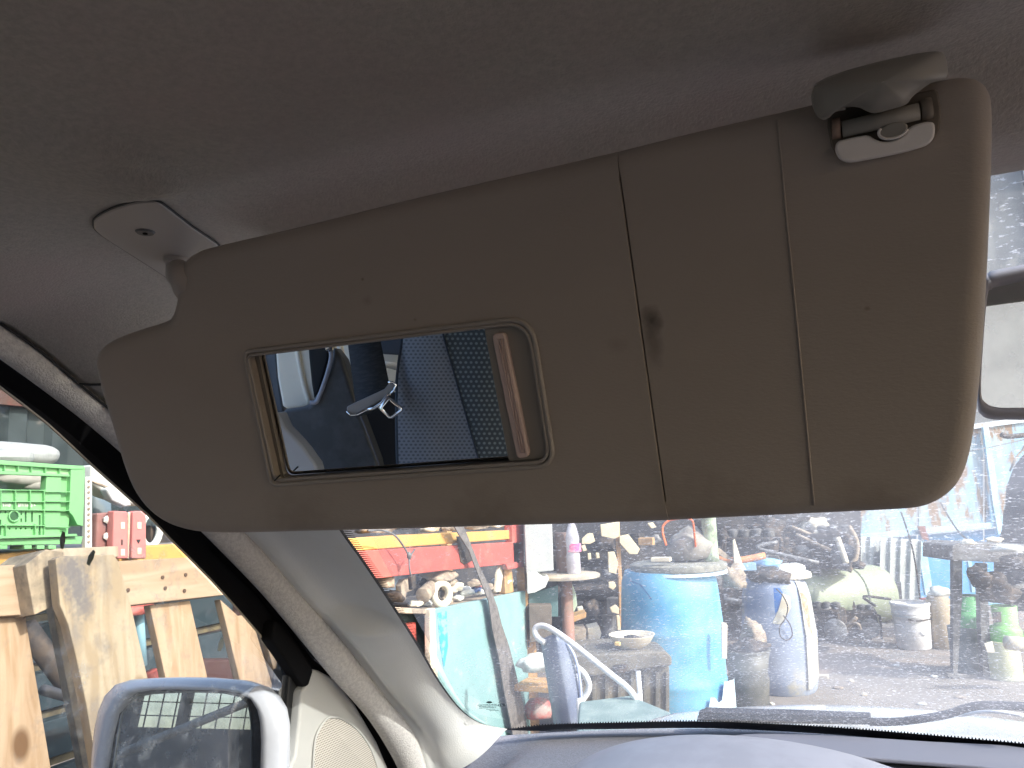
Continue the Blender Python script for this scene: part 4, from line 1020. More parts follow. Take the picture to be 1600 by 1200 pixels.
cs('side_flange', [(111, 728), (133, 729), (130, 822), (121, 820), (114, 806), (108, 800), (110, 760)], -.004, .05)
cs('corner_column', [(73, 742), (96, 744), (94, 836), (69, 838), (71, 770)], .0, .02)
cs('corner_column', [(94, 743), (110, 744), (109, 806), (106, 838), (93, 838)], .008, .02)
for y in (768, 783, 797, 823): cs('column_rib', [(73, y), (110, y), (110, y+1.3), (73, y+1.3)], -.007, .012)
# lower wall with real openings
def frame_wall(name, outer, holes, off, th, m):
    O = [Vector(X(x, y, CO+off)) for x, y in outer]; H = [[Vector(X(x, y, CO+off)) for x, y in h] for h in holes]
    flat = [[Vector((p.y, p.z, 0)) for p in l] for l in [O]+H]
    allp = [p for l in [O]+H for p in l]; tris = tessellate_polygon(flat)
    n = len(allp); V = allp+[p-Vector((th, 0, 0)) for p in allp]
    F = [tuple(t) for t in tris]+[tuple(n+i for i in reversed(t)) for t in tris]
    s = 0
    for l in [O]+H:
        k = len(l)
        for i in range(k): a, b = s+i, s+(i+1) % k; F.append((a, b, b+n, a+n))
        s += k
    return mesh(name, V, F, m, cr, recalc=True)
circ = lambda cx, cy, rx, ry: [(cx+rx*math.cos(a*math.pi/8), cy+ry*math.sin(a*math.pi/8)) for a in range(16)]
rct = lambda x0, y0, x1, y1: [(x0, y0), (x1, y0), (x1, y1), (x0, y1)]
holes = [circ(22, 806.5, 7, 7.5), rct(32, 799, 34.5, 805), rct(32, 810, 34.5, 816), rct(38.5, 799, 41.5, 816), rct(48.5, 799, 51.5, 816), rct(60, 805, 63.5, 836), rct(7, 798, 10, 802), rct(-1, 798, 2, 802), rct(-4, 812, 2, 836)] + [circ(x, 826, 1.6, 1.8) for x in (15, 25, 32.5, 40, 49.5)] + [rct(-60, 798, -52, 816), rct(-44, 798, -36, 816), rct(-28, 798, -20, 816)]
frame_wall('end_wall', [(-120, 763), (0, 764), (72, 768), (70, 838), (0, 838), (-120, 838)], holes, .006, .006, m_green)
for y in (764, 782, 795, 819): cs('wall_rib', [(-120, y), (72, y+1.5), (72, y+3), (-120, y+1.5)], -.002, .010)
for x in (2, 25, 48, 70): cs('wall_rib', [(x-.7, 765), (x+.7, 765), (x+.7, 820 if x > 60 else 796), (x-.7, 820 if x > 60 else 796)], -.002, .010)
for x in (10, 56): cs('wall_rib', [(x-.7, 819), (x+.7, 819), (x+.7, 838), (x-.7, 838)], -.002, .010)
tube('hole_rim', cX(circ(22, 806.5, 7.8, 8.3), .002), .0018, m_green, cr, closed=True, seg=6)
cs('base_ledge', [(-120, 838), (0, 838), (120, 834), (122, 838), (0, 842), (-120, 842)], -.010, .06)
cs('base_band', [(-120, 842), (0, 842), (130, 838), (127, 850), (0, 852), (-120, 854)], .0, .05)
for x in (-40, 0, 38, 58, 76): cs('base_foot', [(x, 852), (x+12, 852), (x+12, 858), (x, 858)], .0, .05)
cs('far_wall', [(-120, 745), (110, 748), (106, 838), (-120, 838)], .32, .006)
cs('crate_floor', [(-120, 840), (106, 838), (106, 842), (-120, 844)], .0, .32)
# white worn stamp, letters long since illegible: short strokes
rr = random.Random(11); V, F = [], []
for x0, x1 in ((4, 17), (28, 55)):
    x = x0
    while x < x1:
        n = len(V); h = rr.choice([4.5, 5.5]); y = 786+(x*.02)
        V += [X(x, y, CO+.0045), X(x+1.6, y, CO+.0045), X(x+1.6+rr.uniform(-1, 1), y+h, CO+.0045), X(x+rr.uniform(-1, 1), y+h, CO+.0045)]; F.append((n, n+1, n+2, n+3))
        n = len(V); V += [X(x, y+2, CO+.0045), X(x+3, y+2, CO+.0045), X(x+3, y+3.2, CO+.0045), X(x, y+3.2, CO+.0045)]; F.append((n, n+1, n+2, n+3))
        x += rr.choice([3.2, 4.0])
mesh('worn_stamp', V, F, mat('stamp_white', (.75, .8, .74), rough=.7), cr)
# in / on the crate
nr = thing('net_roll', 'rolled white mesh netting lying across the green crate', 'netting', X(30, 712, .10))
m_net = dots('white_net', (.40, .42, .42), (.26, .28, .29), .006, .3, stag=False)
def roll(px0, px1, y0, y1, ry, off, seed):
    rows, uv = [], []
    for i in range(26):
        t = i/25; px = px0+(px1-px0)*t; py = y0+(y1-y0)*t; c = X(px, py, off); e = math.sqrt(max(0, 1-max(0, (t-.86)/.14)**2)); r_ = []
        for k in range(21):
            a = 2*math.pi*k/20; rr_ = ry*e*(1+.12*noise.noise(Vector((t*3, math.cos(a), math.sin(a)+seed))))
            r_.append(c+Vector((math.cos(a)*rr_*1.6, 0, math.sin(a)*rr_))); uv.append((t*.45, k/20*.35))
        rows.append(r_)
    return gridm('net_layer', rows, m_net, nr, uv=uv)
roll(-110, 89, 702, 713, .027, .10, 1); roll(-110, 50, 714, 716, .02, .05, 5)
lump('foam_lump', X(18, 752, .12), (.07, .10, .04), mat('grey_foam', (.30, .29, .26), (.38, .37, .34), sc=20, rough=.9), 'grey foam lump inside the green crate', 'foam', 4)
lump('foam_lump', X(52, 758, .10), (.05, .08, .022), SC.objects['foam_lump'].data.materials[0], 'flatter foam piece at the right inside the crate', 'foam', 8)
ps = thing('punched_strip', 'white punched metal strip standing right of the green crate', 'metal strip', X(138, 856, -.02))
slabX('strip', [(134, 745), (144, 745), (144, 856), (133, 856)], -.02, .012, m_pale, ps, bevel=.001)
for k in range(12): lathe('hole', [(.0035, 0), (.0035, .002), (.001, .002)], X(138.6, 752+k*8.6, -.0215), m_dust, ps, seg=10, axis=(1, 0, 0))
def slotplate(label, px, mm, holes, off):
    t = thing('slotted_plate', label, 'metal plate', X(px[3][0], px[3][1], off))
    slabX('plate', px, off, .025, mm, t, bevel=.004)
    for h in holes: slabX('slot', h, off-.0015, .002, m_cream if len(h) == 4 else m_iron, t, bevel=0)
    return t
m_pink = mat('faded_red', (.56, .20, .19), (.50, .24, .22), sc=12, rough=.6)
slotplate('faded red slotted plate left of the narrow gap, on the rack', [(178, 798), (200, 799), (201, 873), (184, 873), (176, 868)], m_pink, [rct(189, 816, 195, 826), rct(189, 858, 195, 868), [(190, 843), (192, 843), (192, 851), (191, 852), (190, 851)]], -.06)
slotplate('faded red slotted plate right of the narrow gap, on the rack', [(208, 800), (214, 798), (229, 799), (229, 873), (206, 873)], m_pink, [rct(215, 816, 221, 826), rct(215, 856, 221, 866), [(214, 843), (220, 843), (217, 849), (216.5, 849), (214, 844)]], -.06)
t = slotplate('dull maroon plate with two bolts beside the punched strip', [(152, 802), (176, 800), (176, 856), (150, 856)], mat('maroon', (.26, .12, .11), (.34, .20, .19), sc=10, rough=.6), [], -.03)
for y in (812, 838): lathe('bolt', [(.010, 0), (.010, .004), (.006, .007), (.001, .008)], X(166, y, -.034), m_pale, t, seg=6, axis=(1, 0, 0), smooth=False)
tag(slabX('cream_strip', [(201, 800), (206, 800), (205, 874), (201, 874)], -.05, .01, m_cream), 'narrow cream strip between the two red plates', 'strip')
lm = thing('headlamp_unit', 'old white headlamp shell wedged high beside the window seal', 'headlamp', X(180, 760, .0))
slabX('shell', [(144, 725), (152, 728), (175, 742), (230, 790), (214, 790), (170, 775), (150, 760), (143, 755)], .0, .06, m_pale, lm, bevel=.008, seg=3)
slabX('lens', [(166, 764), (172, 760), (200, 778), (208, 790), (196, 792), (176, 782)], -.02, .03, mat('lens', (.60, .64, .68), rough=.15, coat=.8), lm, bevel=.008, seg=3)
slabX('shell_rib', [(144, 751), (160, 756), (176, 763), (175, 765), (158, 759), (144, 753)], -.004, .01, m_dust, lm, bevel=.001)
tag(slabX('orange_reflector', [(136, 738), (144, 739), (143, 747), (137, 746)], .02, .01, mat('amber', (.9, .25, .05), rough=.3)), 'tiny orange reflector beside the headlamp shell', 'reflector')
tag(slabX('steel_canister', [(148, 772), (176, 776), (177, 806), (148, 806)], .12, .1, mat('blue_grey', (.16, .22, .28), (.22, .26, .28), sc=9, rough=.5), bevel=.01), 'blue grey canister behind the maroon plate', 'canister')
ringt('hose_ring', X(235, 828, .05), .045, .010, m_pale, 'pale hose ring behind the right red plate', axis=(1, .3, 0), cat='hose')
tag(slabX('black_plank', [(236, 820), (300, 840), (330, 860), (236, 854)], .08, .04, m_iron), 'black panel on the rack under the window seal', 'panel')

# ------------------------------------------------ seen through the gaps of the pallet
bp = thing('blue_slat_stack', 'stack of worn blue slats behind the pallet', 'slat stack', Vector((-2.0, 1.1, 0)))
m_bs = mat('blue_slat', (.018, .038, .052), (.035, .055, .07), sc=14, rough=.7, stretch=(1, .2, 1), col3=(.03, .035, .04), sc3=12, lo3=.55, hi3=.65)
m_ys = mat('yellow_lath', (.17, .14, .08), (.10, .085, .06), sc=20, rough=.8)
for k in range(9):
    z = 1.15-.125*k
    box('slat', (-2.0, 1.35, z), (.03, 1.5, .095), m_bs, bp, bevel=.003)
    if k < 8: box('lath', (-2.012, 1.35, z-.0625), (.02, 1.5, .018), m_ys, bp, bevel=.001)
tag(tube('old_pipe', [XP(40, 980, -1.8), XP(165, 1150, -1.8)], .025, m_iron), 'dark slanting pipe behind the pallet', 'pipe')
tag(tube('old_pipe', [XP(68, 1078, -1.7), XP(110, 1090, -1.75), XP(150, 1130, -1.8)], .012, m_steel), 'thin grey pipe stub behind the pallet', 'pipe')
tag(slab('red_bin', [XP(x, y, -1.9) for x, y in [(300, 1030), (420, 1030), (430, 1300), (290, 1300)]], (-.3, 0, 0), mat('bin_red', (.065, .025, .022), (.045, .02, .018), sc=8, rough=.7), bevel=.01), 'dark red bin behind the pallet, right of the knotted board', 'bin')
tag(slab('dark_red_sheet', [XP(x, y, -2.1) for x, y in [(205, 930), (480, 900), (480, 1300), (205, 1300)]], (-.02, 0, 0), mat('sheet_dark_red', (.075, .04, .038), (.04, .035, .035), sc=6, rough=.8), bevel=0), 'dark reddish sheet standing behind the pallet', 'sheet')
tag(tube('blue_pipe', [XP(216, 950, -1.85), XP(222, 1040, -1.85)], .014, mat('pipe_blue', (.25, .45, .55), rough=.5)), 'light blue pipe upright behind the pallet', 'pipe')
tag(lump('red_rag', XP(218, 953, -1.82), (.03, .05, .02), m_red, '', '', 2), 'red rag hanging under the pallet rail', 'rag')
tag(tube('red_tube', [XP(236, 1050, -1.8), XP(250, 1110, -1.8)], .022, m_red), 'red tube behind the pallet just over the mirror', 'tube')

# ------------------------------------------------ far left wall of the yard
cw = thing('container_wall', 'dark teal shipping container standing beyond the rack', 'container', Vector((-4.6, 2, 0)))
m_ct = mat('container_teal', (.022, .034, .038), (.04, .055, .06), sc=3, rough=.7, col3=(.16, .15, .14), sc3=4, lo3=.60, hi3=.70)
V, F = [], []; y = -4.0; k = 0; prof = []
while y < 9.0:
    prof += [(-4.6, y), (-4.6, y+.11), (-4.64, y+.14), (-4.64, y+.25)]; y += .28
rows = [[(a, b, z) for a, b in prof] for z in (.15, 2.02)]
gridm('side_sheet', rows, m_ct, cw, smooth=False)
box('top_rail', (-4.6, 2.5, 2.14), (.1, 13, .24), mat('rail_maroon', (.14, .045, .035), (.09, .05, .04), sc=4, rough=.7), cw)
box('bottom_rail', (-4.6, 2.5, .08), (.1, 13, .16), m_ct, cw)
box('roof_sheet', (-5.8, 2.5, 2.24), (2.4, 13, .04), m_ct, cw)
box('end_sheet', (-5.8, 9.0, 1.15), (2.4, .05, 2.2), m_ct, cw); box('end_sheet', (-5.8, -4.0, 1.15), (2.4, .05, 2.2), m_ct, cw)
# =================================================================== YARD AHEAD
def baseQ(px, py): p = ZP(px, py, 0); return p
def pxlathe(name, cx, prof, D, m, parent=None, z0=None, **k):
    """profile given as (pixel row, half width in pixels); axis vertical at heading distance D"""
    c = Q(cx, prof[0][0], D); sc = (c-CAM).dot(FW)/FPX
    pr = [(hw*sc, Q(cx, y, D).z) for y, hw in prof]
    zb = min(z for _, z in pr)
    o = Vector((c.x, c.y, zb)); pr = sorted([(r, z-zb) for r, z in pr], key=lambda t: t[1])
    return lathe(name, pr, o, m, parent, **k)

# --- big blue barrel
m_drum = mat('drum_blue', (.085, .33, .58), (.17, .44, .66), sc=4, rough=.38, spec=.5, lo=.42, hi=.58)
m_drumw = mat('drum_white_paint', (.50, .66, .80), (.58, .70, .80), sc=6, rough=.6)
D = 4.79
bb = thing('blue_barrel', 'large bright blue plastic barrel with black rim, tallest in the yard', 'barrel', baseQ(1062, 1128))
pxlathe('drum_body', 1060, [(1130, 70), (1124, 75), (1080, 78), (1062, 79), (1058, 80.5), (1054, 79), (1000, 79), (985, 80), (981, 81), (977, 80), (930, 77), (905, 75), (895, 71), (889, 69)], D, m_drum, bb, seg=56)
pxlathe('drum_rim', 1060, [(890, 68), (889, 73), (884, 74.5), (880, 74), (878, 70)], D, mat('rim_grey', (.20, .20, .18), (.30, .29, .25), sc=20, rough=.7), bb, seg=48)
pxlathe('drum_top_band', 1060, [(896, 72), (895, 75), (891, 74.5), (890, 70)], D, m_drumw, bb, seg=48)
def patch(name, pts, cx, D, rad_px, m, parent, extra=.002, prof=None):
    """a painted patch that follows the barrel's round side"""
    c = Q(cx, 1000, D); sc = (c-CAM).dot(FW)/FPX; R_ = rad_px*sc+extra
    V = []; out = []
    for x, y in pts: out.append((x, y))
    def onb(x, y):
        rp_ = rad_px
        if prof:
            for (ya, ra), (yb, rb) in zip(prof, prof[1:]):
                if yb <= y <= ya: rp_ = rb+(ra-rb)*(y-yb)/max(1e-6, ya-yb)
        Rl = rp_*sc+extra; s = max(-.97, min(.97, (x-cx)/rad_px)); z = Q(cx, y, D).z; side = R0*(s*Rl); fr = -FH*(math.sqrt(1-s*s)*Rl)
        return Vector((c.x, c.y, z))+side+fr
    # subdivide as grid between upper and lower rows
    xs_ = sorted(set(x for x, _ in out)); 
    top = {}; 
    rows = [[], []]
    n = 18; x0, x1 = min(xs_), max(xs_)
    def yat(lst, x):
        for (a, ya), (b, yb) in zip(lst, lst[1:]):
            if a <= x <= b: return ya+(yb-ya)*(x-a)/max(1e-6, b-a)
        return lst[-1][1]
    k = len(out)//2; up, lo = out[:k], list(reversed(out[k:]))
    R2 = []
    for j in range(13):
        R2.append([onb(x, yat(up, x)*(1-j/12)+yat(lo, x)*j/12) for x in [x0+(x1-x0)*i/n for i in range(n+1)]])
    return gridm(name, R2, m, parent)
patch('white_paint', [(1080, 1096), (1086, 1072), (1094, 1073), (1098, 1082), (1106, 1078), (1110, 1053), (1124, 1055), (1136, 1058), (1136, 1128), (1124, 1128), (1110, 1128), (1106, 1128), (1098, 1128), (1094, 1128), (1086, 1128), (1080, 1128)], 1060, D, 79, m_drumw, bb)
patch('left_shade_patch', [(986, 900), (1000, 905), (1012, 925), (1012, 960), (1000, 1000), (986, 1020)], 1060, D, 80, mat('drum_shade', (.08, .20, .42), (.10, .30, .55), sc=14, rough=.8), bb)  # dark blue crescent paints the barrel's shaded left side
tag(slabQ('white_lath', [(1127, 973), (1134, 973), (1137, 977), (1136, 1030), (1128, 1029)], D-.32, .01, m_cream), 'narrow cream strip stuck on the right side of the blue barrel', 'strip')
tp_ = Q(1060, 878, D)
def up_on(px, py, D_=None): return Q(px, py, D_ or D)
sk = thing('tool_sack', 'grey sack with orange carrying loops on top of the blue barrel', 'sack', up_on(1075, 876))
lo_ = lump('sack_body', up_on(1078, 856), (.15, .10, .115), mat('sack_grey', (.26, .24, .22), (.36, .34, .30), sc=14, rough=.9), '', '', 5, .3, 1)
def adopt(o, parent):
    for k in ('label', 'category', 'group'):
        if k in o: del o[k]
    loc = o.location.copy(); o.parent = parent; o.location = loc-ORG[parent]; return o
adopt(lo_, sk)
m_or = mat('orange_webbing', (.80, .16, .05), rough=.7)
tube('carry_loop', [up_on(1041, 852, D-.12), up_on(1036, 835, D-.12), up_on(1036, 822, D-.12), up_on(1046, 813, D-.12), up_on(1062, 810, D-.12)], .012, m_or, sk, sm=4, flat=.5)
tube('carry_loop', [up_on(1062, 808, D-.12), up_on(1080, 812, D-.12), up_on(1084, 826, D-.12), up_on(1087, 855, D-.12)], .012, m_or, sk, sm=4, flat=.5)
can('pale_bottle', up_on(1112, 877, D-.05)-Vector((0, 0, 0)), .045, .28, mat('bottle_green', (.42, .50, .36), (.20, .24, .18), sc=18, rough=.5), 'pale green bottle standing at the right edge of the barrel top', 'bottle')
can('dark_bottle', up_on(1100, 878, D+.08), .04, .26, m_iron, 'dark bottle just behind the pale green bottle on the barrel', 'bottle')
tag(box('rag_strip', up_on(1033, 874, D-.2), (.11, .06, .025), m_cream), 'cream folded rag at the left of the barrel top', 'rag')
tag(box('wood_block', up_on(1010, 846, D+.5), (.10, .06, .05), m_tan), 'small brown wooden block in the dark clutter left of the sack', 'block')
tag(tube('orange_bar', [up_on(1118, 871, D+.3), up_on(1150, 876, D+.3), up_on(1195, 868, D+.3)], .022, mat('orange_brown', (.62, .22, .08), (.45, .22, .12), sc=14, rough=.6), sm=3), 'orange bar lying between the two barrels', 'bar')
tag(slabQ('pointed_stake', [(1145, 845), (1148, 842), (1160, 880), (1166, 890), (1150, 895), (1147, 880)], D+.25, .02, m_cream), 'pointed pale splinter standing between the barrels', 'stake')
tag(slabQ('plank_stub', [(1116, 862), (1124, 856), (1146, 874), (1142, 880)], D+.28, .02, m_dust), 'short grey plank leaning by the pale bottle', 'plank')
lump('rag_heap', up_on(1146, 905, D+.2), (.07, .06, .09), m_dust, 'frayed brown rag heap right of the blue barrel', 'rags', 9, .6)
tag(box('drill_case', up_on(1168, 885, D+.5), (.10, .08, .05), mat('case_blue', (.25, .42, .62), rough=.5), rz=.3), 'small light blue case on the second barrel', 'case')
# --- second barrel: faded, wrapped
D2 = 5.45
b2_ = thing('faded_barrel', 'faded blue white barrel with torn wrapping right of the big barrel', 'barrel', baseQ(1232, 1078))
m_fade = mat('faded_drum', (.25, .30, .43), (.31, .36, .47), sc=4, rough=.6, lo=.4, hi=.6, col3=(.45, .42, .34), sc3=3, lo3=.55, hi3=.66)
FP = [(1078, 46), (1072, 50), (1050, 53), (1000, 56), (985, 57), (981, 56), (930, 52), (912, 48), (903, 42), (898, 38)]
pxlathe('drum_body', 1225, FP, D2, m_fade, b2_, seg=48)
pxlathe('drum_rim', 1225, [(903, 38), (901, 41), (896, 41), (894, 37)], D2, m_cream, b2_, seg=40)
patch('pale_streak', [(1240, 903), (1246, 904), (1258, 908), (1260, 1050), (1247, 1066), (1240, 1066)], 1225, D2, 55, mat('streak_cream', (.50, .47, .37), (.36, .36, .36), sc=12, rough=.7, lo=.5, hi=.6), b2_, .001, FP)
patch('rust_run', [(1242, 920), (1247, 922), (1251, 930), (1251, 985), (1247, 975), (1242, 940)], 1225, D2, 55, mat('rust_run', (.36, .26, .16), (.50, .44, .32), sc=30, rough=.9), b2_, .003, FP)
patch('blue_label', [(1178, 916), (1190, 912), (1208, 912), (1212, 918), (1212, 925), (1208, 940), (1190, 962), (1178, 962)], 1225, D2, 55, mat('label_blue', (.05, .16, .46), (.08, .22, .50), sc=10, rough=.5), b2_, .010, FP)
patch('torn_wrap', [(1196, 962), (1204, 945), (1212, 920), (1222, 925), (1222, 940), (1212, 958), (1204, 966), (1196, 965)], 1225, D2, 55, m_cream, b2_, .014, FP)
tube('tie_wire', [Q(x, y, D2-.265) for x, y in [(1213, 920), (1224, 932), (1231, 950), (1226, 968), (1218, 980), (1220, 995), (1230, 1000), (1238, 992), (1234, 975), (1224, 962)]], .004, m_iron, b2_, sm=4, seg=6)
lump('rag_bundle', Q(1232, 893, D2), (.13, .1, .05), m_pale, 'white rag bundle on the faded barrel', 'rags', 12, .5)
lump('blue_rag', Q(1196, 880, D2), (.10, .08, .035), mat('blue_rag', (.22, .45, .70), rough=.8), 'light blue rag left on the faded barrel', 'rag', 14, .5)
lump('scrap_heap', Q(1205, 903, D2-.1), (.14, .1, .06), m_iron, 'dark scrap heap on the left rim of the faded barrel', 'scrap', 15, .5)
# --- black bucket
D3 = 5.06
bk_ = thing('black_bucket', 'battered black plastic bucket in front of the faded barrel', 'bucket', baseQ(1172, 1106))
m_bkt = mat('bucket_black', (.085, .085, .075), (.14, .135, .115), sc=8, rough=.5, lo=.4, hi=.65)
pxlathe('bucket_body', 1173, [(1106, 25), (1104, 28), (1060, 32), (1020, 35), (1016, 37), (1013, 37), (1013, 35), (1020, 33), (1050, 30)], D3, m_bkt, bk_, cap=False)
c = Q(1173, 1050, D3); lathe('bucket_floor', [(.001, 0), (.11, .001)], Vector((c.x, c.y, .02)), m_bkt, bk_, cap=False)
lump('bucket_contents', Q(1172, 1012, D3), (.11, .11, .05), m_iron, 'dark scrap heaped in the black bucket', 'scrap', 21, .6)
lump('tangled_wire', Q(1178, 995, D3+.1), (.07, .07, .10), m_dust, 'grey brown tangle rising behind the bucket', 'scrap', 22, .8)

# --- chest with bowl
D4 = 4.3
ch = thing('tool_chest', 'long dusty dark chest with ribbed sides left of the blue barrel', 'chest', Q(970, 1130, D4))
m_chest = mat('chest_dark', (.11, .105, .095), (.20, .18, .15), sc=7, rough=.75, lo=.4, hi=.65)
slabQ('chest_lid', [(893, 1024), (1040, 1018), (1050, 1027), (1050, 1040), (930, 1057), (893, 1050)], D4-.05, .45, m_chest, ch, bevel=.01)
slabQ('chest_body', [(898, 1046), (1046, 1040), (1044, 1186), (898, 1190)], D4, .42, mat('chest_body', (.16, .145, .12), (.24, .21, .17), sc=6, rough=.8), ch, bevel=.008)
for x in (905, 925, 945, 965, 985, 1005, 1024, 1040): slabQ('chest_rib', [(x, 1050), (x+6, 1050), (x+6, 1184), (x, 1184)], D4-.02, .03, m_chest, ch, bevel=.003)
slabQ('chest_latch', [(960, 1040), (980, 1038), (980, 1050), (960, 1052)], D4-.065, .02, m_iron, ch, bevel=.002)
c = Q(988, 1014, D4+.1)
bw = lathe('bowl', [(.04, 0), (.06, .005), (.10, .035), (.125, .075), (.128, .08), (.120, .078), (.09, .035), (.05, .015), (.001, .012)], c, m_cream, seg=36, cap=False)
tag(bw, 'cream bowl standing on the dusty chest', 'bowl')
lump('bowl_contents', c+Vector((.02, 0, .05)), (.07, .07, .02), m_iron, 'dark lump inside the cream bowl', 'scrap', 3, .4)
tag(box('yellow_sponge', Q(965, 1006, D4-.02), (.03, .02, .02), mat('sponge', (.75, .50, .18), rough=.9)), 'small yellow sponge at the left of the bowl', 'sponge')

# --- steel tube chair in front
D5 = 3.5
chair = thing('tube_chair', 'blue shell chair with white tubular armrests, nearest the bonnet', 'chair', Q(930, 1200, D5))
m_wt = mat('tube_white', (.80, .80, .82), (.66, .66, .68), sc=14, rough=.35, spec=.5)
m_sh = mat('shell_blue_grey', (.16, .19, .28), (.24, .27, .34), sc=5, rough=.4)
tube('armrest', [Q(x, y, D5-dd) for x, y, dd in [(852, 1004, .02), (842, 998, 0), (836, 988, -.02), (838, 980, -.02), (850, 978, 0), (870, 988, .05), (900, 1010, .1), (930, 1034, .14), (960, 1058, .18), (980, 1074, .2), (992, 1090, .2), (996, 1105, .18), (988, 1130, .16)]], .013, m_wt, chair, sm=4, seg=12)
tube('armrest', [Q(x, y, D5+.1) for x, y in [(898, 1040), (912, 1052), (920, 1068), (918, 1082), (908, 1098), (904, 1125)]], .014, m_wt, chair, sm=4, seg=12)
rows = []
for j in range(13):
    t = j/12; y = 1000+t*140
    xl = 846+ (868-846)*t; xr = 884+24*math.sin(min(1, t*1.1)*1.6)
    rows.append([Q(xl+(xr-xl)*k/8, y+ (1-t)*8*math.sin(k/8*3.14)*-1, D5+.02-.05*math.sin(k/8*3.14)) for k in range(9)])
gridm('back_shell', rows, m_sh, chair, thick=.012)
tube('shell_edge', [Q(x, y, D5) for x, y in [(885, 1004), (896, 1022), (903, 1045), (907, 1075), (908, 1100), (910, 1140)]], .007, mat('edge_blue', (.45, .52, .74), rough=.4), chair, sm=4)
slab('seat', [ZP(x, y, .52) for x, y in [(905, 1096), (985, 1086), (1048, 1112), (1060, 1150), (900, 1150)]], (0, 0, -.02), mat('seat_teal', (.22, .30, .30), (.30, .38, .37), sc=7, rough=.5), chair, bevel=.01)
for x, D_ in ((905, 3.35), (1000, 3.4), (905, 3.8), (1000, 3.8)):
    p = Q(x, 1100, D_); tube('leg', [Vector((p.x, p.y, .52)), Vector((p.x+.01, p.y, 0))], .012, m_wt, chair)

# --- stool/table with boxes at the left
D6 = 4.6
stl = thing('round_stool', 'round worn stool top on a rust red leg, right of the rack post', 'stool', Q(886, 1000, D6)*1)
c = Q(884, 900, D6); stl.location = (c.x, c.y, 0); ORG[stl] = Vector((c.x, c.y, 0))
lathe('stool_top', [(.17, 0), (.20, .006), (.20, .02), (.19, .026)], Vector((c.x, c.y, c.z-.013)), mat('stool_top', (.50, .42, .32), (.30, .26, .22), sc=9, rough=.6), stl, seg=40)
tube('stool_leg', [Vector((c.x, c.y, c.z)), Vector((c.x, c.y, .0))], .035, mat('leg_rust', (.32, .17, .13), (.22, .14, .11), sc=12, rough=.7), stl)
lathe('stool_foot', [(.18, 0), (.18, .01), (.05, .03)], Vector((c.x, c.y, 0)), m_iron, stl)
tag(slabQ('grey_carton', [(818, 800), (862, 800), (865, 892), (822, 896)], D6-.25, .25, m_box, bevel=.006), 'tall pale grey box on the stool top, right of the rack', 'box')
tag(slabQ('white_tray', [(823, 893), (838, 893), (846, 900), (858, 904), (852, 918), (836, 926), (824, 928)], D6-.25, .2, m_pale), 'white crumpled tray below the grey box', 'tray')
tag(slabQ('dark_teal_tub', [(826, 928), (848, 922), (872, 914), (872, 964), (826, 964)], D6-.1, .3, mat('tub_teal', (.08, .16, .17), (.12, .20, .20), sc=6, rough=.6)), 'dark teal tub left of the stool leg', 'tub')
tag(slabQ('brown_carton', [(826, 946), (862, 946), (862, 1000), (828, 1004)], D6-.2, .3, mat('carton_brown', (.17, .14, .12), (.12, .10, .09), sc=8, rough=.9)), 'dark brown carton under the teal tub', 'box')
tag(slabQ('pale_green_wedge', [(886, 912), (894, 912), (900, 928), (902, 946), (896, 958), (888, 966), (882, 966)], D6+.15, .12, mat('pale_green', (.50, .60, .46), (.40, .50, .40), sc=7, rough=.6)), 'pale green wedge shaped can right of the stool leg', 'can')
tag(slabQ('orange_offcut', [(888, 966), (916, 957), (916, 965), (892, 974)], D6+.1, .15, m_tan), 'orange brown board offcut beyond the stool leg', 'board')
tag(slabQ('cream_packet', [(902, 950), (911, 948), (912, 960), (903, 962)], D6+.3, .06, m_cream), 'small cream packet on the board offcut', 'packet')
bo = thing('water_bottle', 'clear plastic bottle with a magenta band standing on the stool', 'bottle', Q(895, 898, D6))
pxlathe('bottle_body', 897, [(898, 9), (895, 11), (868, 11), (862, 10), (840, 11), (826, 8), (815, 4), (808, 4)], D6, mat('bottle_plastic', (.38, .36, .42), (.50, .48, .54), sc=20, rough=.25, spec=.7), bo, seg=24)
pxlathe('bottle_label', 897, [(862, 11.4), (849, 11.4)], D6, mat('label_magenta', (.66, .10, .28), (.75, .35, .45), sc=25, rough=.4), bo, seg=24, cap=False)
can('brown_jar', Q(880, 896, D6+.1), .04, .24, mat('jar_brown', (.22, .15, .13), rough=.4), 'brown jar left behind the water bottle', 'jar')
tag(lump('pale_blocks', Q(838, 1040, D6-.5), (.09, .06, .05), m_pale, '', '', 31, .5), 'white broken foam blocks low beside the rack post', 'foam')
tag(box('low_shelf', Q(845, 1070, D6-.4), (.22, .2, .03), m_tan), 'small tan wooden step low beside the rack post', 'step')
tag(lump('red_sack', Q(842, 1110, D6-.3), (.07, .07, .06), mat('sack_red', (.45, .14, .13), (.40, .32, .30), sc=12, rough=.8), '', '', 33), 'red and white bag on the ground beside the rack', 'bag')
tag(slabQ('grey_crate', [(893, 985), (916, 983), (916, 1004), (896, 1006)], D4+.45, .2, m_dust), 'small grey slatted crate behind the chest', 'crate')
tag(slabQ('pale_sack', [(918, 982), (936, 978), (940, 990), (936, 1004), (920, 1006)], D4+.5, .15, m_cream), 'pale crumpled sack behind the chest', 'sack')

